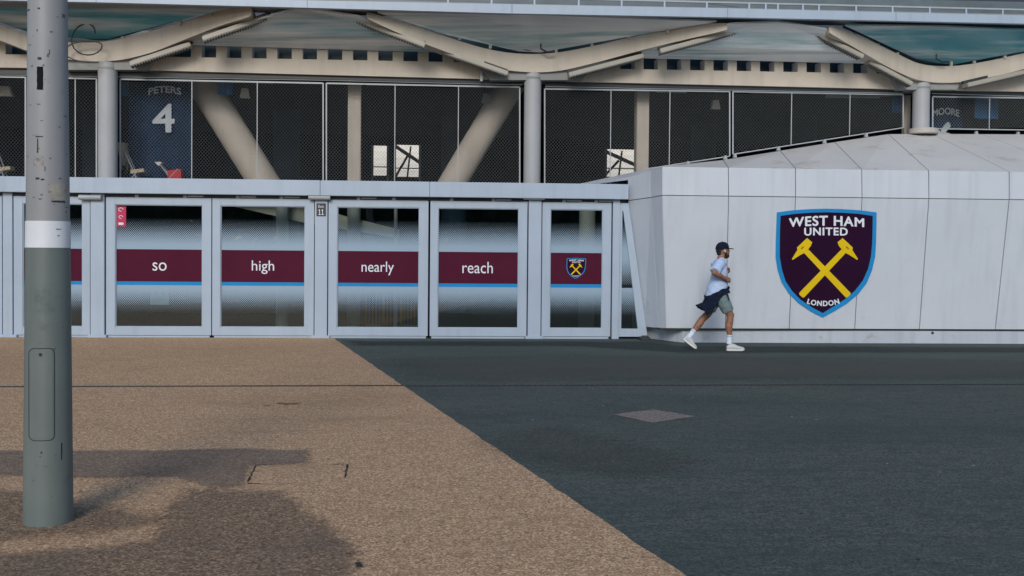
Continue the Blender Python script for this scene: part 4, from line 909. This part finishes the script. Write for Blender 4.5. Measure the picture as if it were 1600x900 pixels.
# luminaire arm high above
MB().tube([(cx, cy, 7.45), (cx, cy, 7.9), (cx+.3, cy+.1, 8.1), (cx+1.0, cy+.3, 8.15)], [.05, .045, .04, .04], 16).build('lamp_arm', M_post, t, smooth=True)
MB().ell((cx+1.25, cy+.37, 8.15), .36, .16, .07).build('lamp_head', M_post, t, smooth=True)

# ================================================================== RUNNER
RP = hz(1120.5, 547.4, 0); RP.z = .0
person = thing('person', 'bearded man jogging right in navy cap, pale tee and grey shorts', 'person', RP)
mx_ = (RP-CAM).dot(fw)/FPX                                # metres per px there
def pz(zx, zy, y=0): return Vector((RP.x+(zx-370)*.2446*mx_, RP.y+y, (848-zy)*.2446*mx_+.0))
def pr(r): return r
skin = mat('skin', (.26, .125, .075), .6, .10, 14); skin.node_tree.nodes['Principled BSDF'].inputs['Subsurface Weight'].default_value = .0
body = MB()
# trunk and neck
body.loft([(pz(372, 520), .11, .15), (pz(366, 480), .105, .145), (pz(372, 430), .10, .135), (pz(380, 370), .115, .155), (pz(380, 310), .10, .145), (pz(382, 282), .065, .10), (pz(384, 266), .055, .065)], 24)
body.tube([pz(378, 285), pz(386, 258), pz(396, 232)], [.066, .058, .058], 18)
# head: skull, face, jaw, nose, brow, ear
body.ell(pz(397, 203), .098, .078, .112, 24, 16); body.ell(pz(413, 222), .066, .060, .088, 20, 14); body.ell(pz(415, 243), .050, .046, .042, 16, 10)
body.tube([pz(433, 204), pz(440, 213), pz(441.5, 219)], [.010, .013, .016], 10); body.ell(pz(430, 202), .022, .05, .012); body.ell(pz(434, 233), .02, .026, .008); body.ell(pz(433, 238), .018, .024, .008)
for sg in (-1, 1):
    body.ell(pz(400, 212, sg*.076), .020, .012, .032, 12, 8); body.ell(pz(428, 207, sg*.030), .012, .014, .010)
# near (right) arm: elbow back and out, forearm across
sh, el, wr = pz(360, 298, -.185), pz(313, 349, -.30), pz(394, 387, -.21)
body.tube([sh, sh.lerp(el, .5), el], [.062, .054, .046], 18); body.ell(el, .047, .047, .047); body.tube([el, el.lerp(wr, .3), el.lerp(wr, .75), wr], [.046, .051, .036, .030], 18)
def hand(wr_, dirv, palm_n, side, s=1.0):
    d = Vector(dirv).normalized(); n = Vector(palm_n); n = (n-d*n.dot(d)).normalized(); sd_ = d.cross(n)*side    # sd_: towards the index side
    body.ell(wr_+d*.045*s, .05*s, .044*s, .019*s, 14, 10, Matrix((d, sd_, n)).transposed())
    body.tube([wr_-d*.01, wr_+d*.03], [.027, .03], 12)
    for i, (off, ln_) in enumerate(((.033, .072), (.011, .080), (-.011, .074), (-.031, .058))):
        b0_ = wr_+d*.082*s+sd_*off*s; k1 = b0_+d*ln_*.42*s+n*.012; k2 = k1+n*ln_*.40*s+d*.006; k3 = k2-d*ln_*.30*s+n*.004
        body.tube([wr_+d*.05*s+sd_*off*.8*s, b0_, k1, k2, k3], [.010, .0105, .0098, .0088, .0075], 10)
    tb = wr_+d*.03*s+sd_*.036*s; t1 = tb+d*.035*s+sd_*.020*s+n*.015; t2 = t1+d*.030*s+n*.014-sd_*.006
    body.tube([tb, t1, t2], [.014, .0115, .009], 10)
hand(wr, pz(430, 395, -.17)-wr, (0, .8, -.5), 1)
# far (left) arm
sh2, el2, wr2 = pz(378, 298, .185), pz(385, 388, .26), pz(436, 358, .17)
body.tube([sh2, sh2.lerp(el2, .5), el2], [.062, .054, .046], 18); body.ell(el2, .046, .046, .046); body.tube([el2, el2.lerp(wr2, .3), el2.lerp(wr2, .75), wr2], [.046, .050, .036, .030], 18)
hand(wr2, pz(446, 326, .14)-wr2, (-.5, -.8, 0), 1)
# legs: right leg forward under the body, left leg trailing
hpR, knR, anR = pz(380, 505, -.09), pz(441, 620, -.10), pz(438, 778, -.09)
body.tube([hpR, hpR.lerp(knR, .5), knR, pz(438, 665, -.10), pz(432, 690, -.10), pz(438, 735, -.095), anR], [.098, .082, .060, .058, .062, .044, .037], 20)
body.ell(knR+Vector((.02, 0, .0)), .045, .05, .055)
hpL, knL, anL = pz(372, 505, .09), pz(318, 618, .10), pz(207, 752, .09)
body.tube([hpL, hpL.lerp(knL, .5), knL, pz(282, 652, .10), pz(262, 682, .10), pz(230, 722, .095), anL], [.098, .080, .060, .058, .062, .044, .037], 20)
body.ell(knL, .05, .05, .05)
link(remesh(body, .0055, 3), 'body', skin, person, 'all')
navy = mat('navy_cloth', (.007, .013, .030), .9, .25, 18, bump=.3, bs=90, spec=.15); tee = mat('pale_blue_tee', (.42, .54, .76), .85, .06, 12, bump=.3, bs=35)
grey = mat('grey_green_shorts', (.14, .20, .215), .85, .12, 14, bump=.3, bs=50); sockm = mat('white_sock', (.62, .70, .80), .9, .06, 30); hairm = mat('dark_hair', (.010, .008, .009), .8, .3, 60, bump=.6, bs=180)
shoem = mat('pale_grey_shoe', (.50, .53, .54), .7, .12, 20, bump=.3, bs=120); solem = mat('white_sole', (.66, .67, .66), .6, .08, 20); soled = mat('dark_outsole', (.06, .075, .09), .7, .1)
# t-shirt
sb = MB(); mr_ = lambda w_: w_*.2446*mx_
def ring(bk, fr, y, hw, slope=0): return (pz((bk+fr)/2, y), (fr-bk)/2*.2446*mx_, hw, slope)
sb.loft([ring(286, 424, 492, .172, -.20), ring(294, 430, 464, .168, -.12), ring(306, 433, 436, .162), ring(320, 433, 400, .162), ring(331, 430, 360, .172), ring(336, 426, 325, .186), ring(340, 420, 297, .195), ring(348, 412, 278, .165), ring(360, 408, 264, .115), ring(368, 406, 256, .075)], 32)
sl = sh.lerp(el, .88); sb.tube([pz(372, 300, -.12), sh+Vector((0, 0, .005)), sh.lerp(el, .5), sl], [.085, .085, .083, .084], 20)
sl2 = sh2.lerp(el2, .62); sb.tube([pz(378, 300, .12), sh2, sh2.lerp(el2, .4), sl2], [.085, .083, .078, .078], 20)
link(remesh(sb, .007, 5, .010, 11), 'tee_shirt', tee, person, 'all')
# shorts
sh_ = MB()
sh_.loft([ring(318, 428, 520, .165), ring(320, 430, 495, .168), ring(315, 432, 465, .165), ring(318, 428, 448, .158)], 28)
hR = pz(428, 598, -.10); hL = pz(330, 594, .10)
sh_.tube([pz(384, 500, -.085), hpR.lerp(knR, .45), hR], [.112, .107, .094], 22); sh_.tube([pz(366, 500, .085), hpL.lerp(knL, .45), hL], [.112, .102, .090], 22)
so_ = link(remesh(sh_, .007, 4, .008, 13), 'shorts', grey, person, 'all')
MB().tube([pz(404, 478, -.205), pz(412, 500, -.208), pz(419, 522, -.205)], .008, 8).build('pocket_zip', navy, so_, smooth=True)
# jacket tied round the waist
jk = MB(); wl = []
for i in range(36):
    a = 2*math.pi*i/36; c_ = pz(362, 478); x = .185*math.cos(a); y = .190*math.sin(a); wl.append(Vector((c_.x+x*.95, c_.y+y, c_.z+x*.42+.01*math.sin(3*a))))
jk.tube(wl+[wl[0]], .029, 12)
def fold(pts, y0_, th): jk.prism([pz(x, y, y0_) for x, y in pts], (0, th, 0))
fold([(390, 449), (430, 466), (425, 481), (396, 478), (358, 520), (340, 545), (322, 590), (286, 620), (273, 600), (262, 592), (226, 566), (276, 542), (292, 505), (335, 478)], -.215, .055)
fold([(300, 500), (345, 505), (330, 560), (300, 605), (285, 616), (276, 598), (240, 568), (280, 545)], -.17, .10)
fold([(300, 500), (345, 505), (318, 560), (290, 596), (262, 588), (232, 562), (278, 540)], -.08, .16)
link(remesh(jk, .008, 6, .012, 14), 'tied_jacket', navy, person, 'all')
# cap
cp = MB(); c0_ = pz(394, 196); n = 28; rings_ = []
for i in range(9):
    th = R(90)*i/8; rings_.append((c0_+Vector((.004*math.sin(th), 0, .112*math.sin(th)-.008)), max(.004, .112*math.cos(th)**.75), max(.004, .090*math.cos(th)**.75), -.10*math.cos(th)))
cp.loft(rings_, n)
cap = cp.build('cap', navy, person, smooth='all')
bm_ = MB(); N = 12; topv = []; 
for i in range(N+1):
    a = R(-78)+R(156)*i/N; base_ = c0_+Vector((.095*math.cos(a), .082*math.sin(a), .004)); tip = c0_+Vector((.095+.088*math.cos(a)**.6 if math.cos(a) > 0 else .095, .078*math.sin(a), .016-.016*math.cos(a)+.0-.012*abs(math.sin(a))))
    topv.append((base_, tip))
n = N+1; dn = Vector((0, 0, -.012))
bm_.add([p for p, _ in topv]+[q_ for _, q_ in topv]+[p+dn for p, _ in topv]+[q_+dn for _, q_ in topv], [(i, i+1, n+i+1, n+i) for i in range(N)]+[(2*n+i, 2*n+i+1, 3*n+i+1, 3*n+i) for i in range(N)]+[(n+i, n+i+1, 3*n+i+1, 3*n+i) for i in range(N)]+[(i, i+1, 2*n+i+1, 2*n+i) for i in range(N)])
bm_.build('cap_brim', navy, cap)
MB().ell(c0_+Vector((.004, 0, .106)), .010, .010, .006).build('cap_button', navy, cap, smooth='all')
# hair below the cap, beard
hb = MB(); hb.ell(pz(376, 210), .056, .074, .056); hb.ell(pz(374, 228), .038, .064, .036); hb.ell(pz(392, 203), .078, .0835, .030); hb.ell(pz(409, 208), .016, .0765, .034)
link(remesh(hb, .006, 3, .003, 60), 'hair', hairm, person, 'all')
bd = MB(); bd.ell(pz(419, 245), .056, .054, .044); bd.ell(pz(413, 232), .040, .069, .044); bd.ell(pz(409, 217), .017, .0745, .040); bd.ell(pz(435, 228), .018, .032, .010)
link(remesh(bd, .005, 2, .003, 70), 'beard', hairm, person, 'all')
for sg in (-1, 1):
    MB().ell(pz(432, 207, sg*.030), .006, .012, .006).build('eye', mat('eye_dark', (.02, .015, .015), .3, .1), person, smooth='all')
eb = MB(); eb.ell(pz(402, 212, -.090), .012, .010, .012); eb.tube([pz(403, 213, -.093), pz(406, 222, -.090)], .005, 8); eb.build('earbud', mat('white_plastic', (.75, .75, .75), .3, .02), person, smooth='all')
d_ = (wr2-el2).normalized(); MB().tube([wr2-d_*.05, wr2-d_*.012], [.040, .036], 18).build('wristband', navy, person, smooth=True)
# tattoo marks
tat = mat('tattoo_ink', (.06, .035, .035), .6, .4, 40)
for zx, zy, y, rx in ((437, 668, -.160, .013), (262, 690, .045, .020), (246, 700, .048, .016), (356, 372, -.292, .02)):
    MB().ell(pz(zx, zy, y), rx, .004, rx*.8).build('tattoo', tat, person, smooth='all')
# socks and shoes
def sock(an, kn, l, parent):
    d = (kn-an).normalized(); s = MB().tube([an-d*.06, an, an+d*l*.5, an+d*l], [.044, .043, .044, .047], 20).build('sock', sockm, parent, smooth=True)
    MB().tube([an+d*l*.62, an+d*l*.82], [.0472, .0482], 20).build('sock_stripe', mat('sock_blue', (.30, .45, .62), .9, .05), s, smooth=True)
sock(anR, pz(438, 735, -.095), .085, person); sock(anL, pz(230, 722, .095), .095, person)
def shoe(heel, toe, y, lift):
    a = Vector(heel); c = Vector(toe); d = (c-a); L0 = d.length; d.normalize(); sdv = Vector((0, 1, 0)); u_ = sdv.cross(d)*-1
    if u_.z < 0: u_ = -u_
    prof = [(0, .028, .050), (.03, .036, .085), (.08, .038, .098), (.12, .039, .090), (.16, .043, .070), (.20, .047, .056), (.245, .045, .046), (.275, .034, .036), (.29, .018, .022)]
    b = MB(); n = 16; o = []
    for x, hw_, h in prof:
        for j in range(n):
            an_ = 2*math.pi*j/n; cs, sn = math.cos(an_), math.sin(an_)
            o.append(a+d*(x/.29*L0)+sdv*hw_*(abs(cs)**.8)*(1 if cs > 0 else -1)+u_*(.024+(h*.5)+h*.5*sn))
    m = len(prof); b.add(o, [(i*n+j, i*n+(j+1) % n, (i+1)*n+(j+1) % n, (i+1)*n+j) for i in range(m-1) for j in range(n)]+[tuple(range(n)), tuple((m-1)*n+j for j in range(n))])
    up_ = b.build('shoe', shoem, person, smooth='all')
    def slabs(name, z0_, z1_, ex, mm):
        q = MB(); ring_ = [(x/.29*L0, hw_+ex) for x, hw_, _ in prof]; pts = [(x, w_) for x, w_ in ring_]+[(x, -w_) for x, w_ in ring_[::-1]]
        q.prism([a+d*x+sdv*w_+u_*(z0_+(.012*max(0, (x/L0-.75)/.25)**2)) for x, w_ in pts], u_*(z1_-z0_)); q.build(name, mm, up_)
    slabs('midsole', .006, .030, .004, solem); slabs('outsole', 0, .006, .002, soled)
    lz = MB()
    for k in range(4):
        x = .12+.022*k; lz.tube([a+d*(x/.29*L0)+sdv*s_+u_*(.118-.010*k+(-.012 if abs(s_) > .01 else 0)-.55*(x-.12)*.2) for s_ in (-.026, -.012, 0, .012, .026)], .004, 6)
    lz.build('lace', sockm, up_)
shoe(pz(421, 848, -.09), pz(535, 848, -.09), -.09, 0)
shoe(pz(152, 784, .09), pz(237, 849, .09), .09, 1)

# ================================================================== TREES ACROSS THE ROAD (mirrored in the gate glass)
lv = MB(); vs = []; fs = []
for i in range(44):
    tx = -66+i*3+random.uniform(-1.5, 1.5); ty = -62+random.uniform(-6, 4); h = random.uniform(7, 12)
    for k in range(1100):
        u_ = random.random()**.6; th = random.uniform(0, 6.283); ph = math.acos(random.uniform(-1, 1)); rr_ = 3.4*u_
        c = Vector((tx+rr_*math.sin(ph)*math.cos(th), ty+rr_*math.sin(ph)*math.sin(th), h*.55+(h*.45)*u_*math.cos(ph)*1.1))
        if c.z < .4: c.z = .4+random.random()*2.5
        e_ = Vector((random.gauss(0, 1), random.gauss(0, 1), random.gauss(0, 1))).normalized(); f_ = e_.orthogonal().normalized(); s_ = random.uniform(.35, .7)
        o = len(vs); vs += [c+e_*s_, c+f_*s_*.6, c-e_*s_, c-f_*s_*.6]; fs.append((o, o+1, o+2, o+3))
lv.v = [tuple(v) for v in vs]; lv.f = fs
M_leaf = mat('dark_foliage', (.07, .12, .07), .7, .5, .8); _t = M_leaf.node_tree; _tl = nd(_t, 'ShaderNodeBsdfTranslucent'); _tl.inputs[0].default_value = (.10, .17, .07, 1); _mx = nd(_t, 'ShaderNodeMixShader')
_t.links.new(_t.nodes['Principled BSDF'].outputs[0], _mx.inputs[1]); _t.links.new(_tl.outputs[0], _mx.inputs[2]); _t.links.new(_mx.outputs[0], _t.nodes['Material Output'].inputs[0])
o = lv.build('far_wood', M_leaf, fix=False); o['kind'] = 'stuff'; o['label'] = 'dark green belt of trees across the road mirrored in the glass'
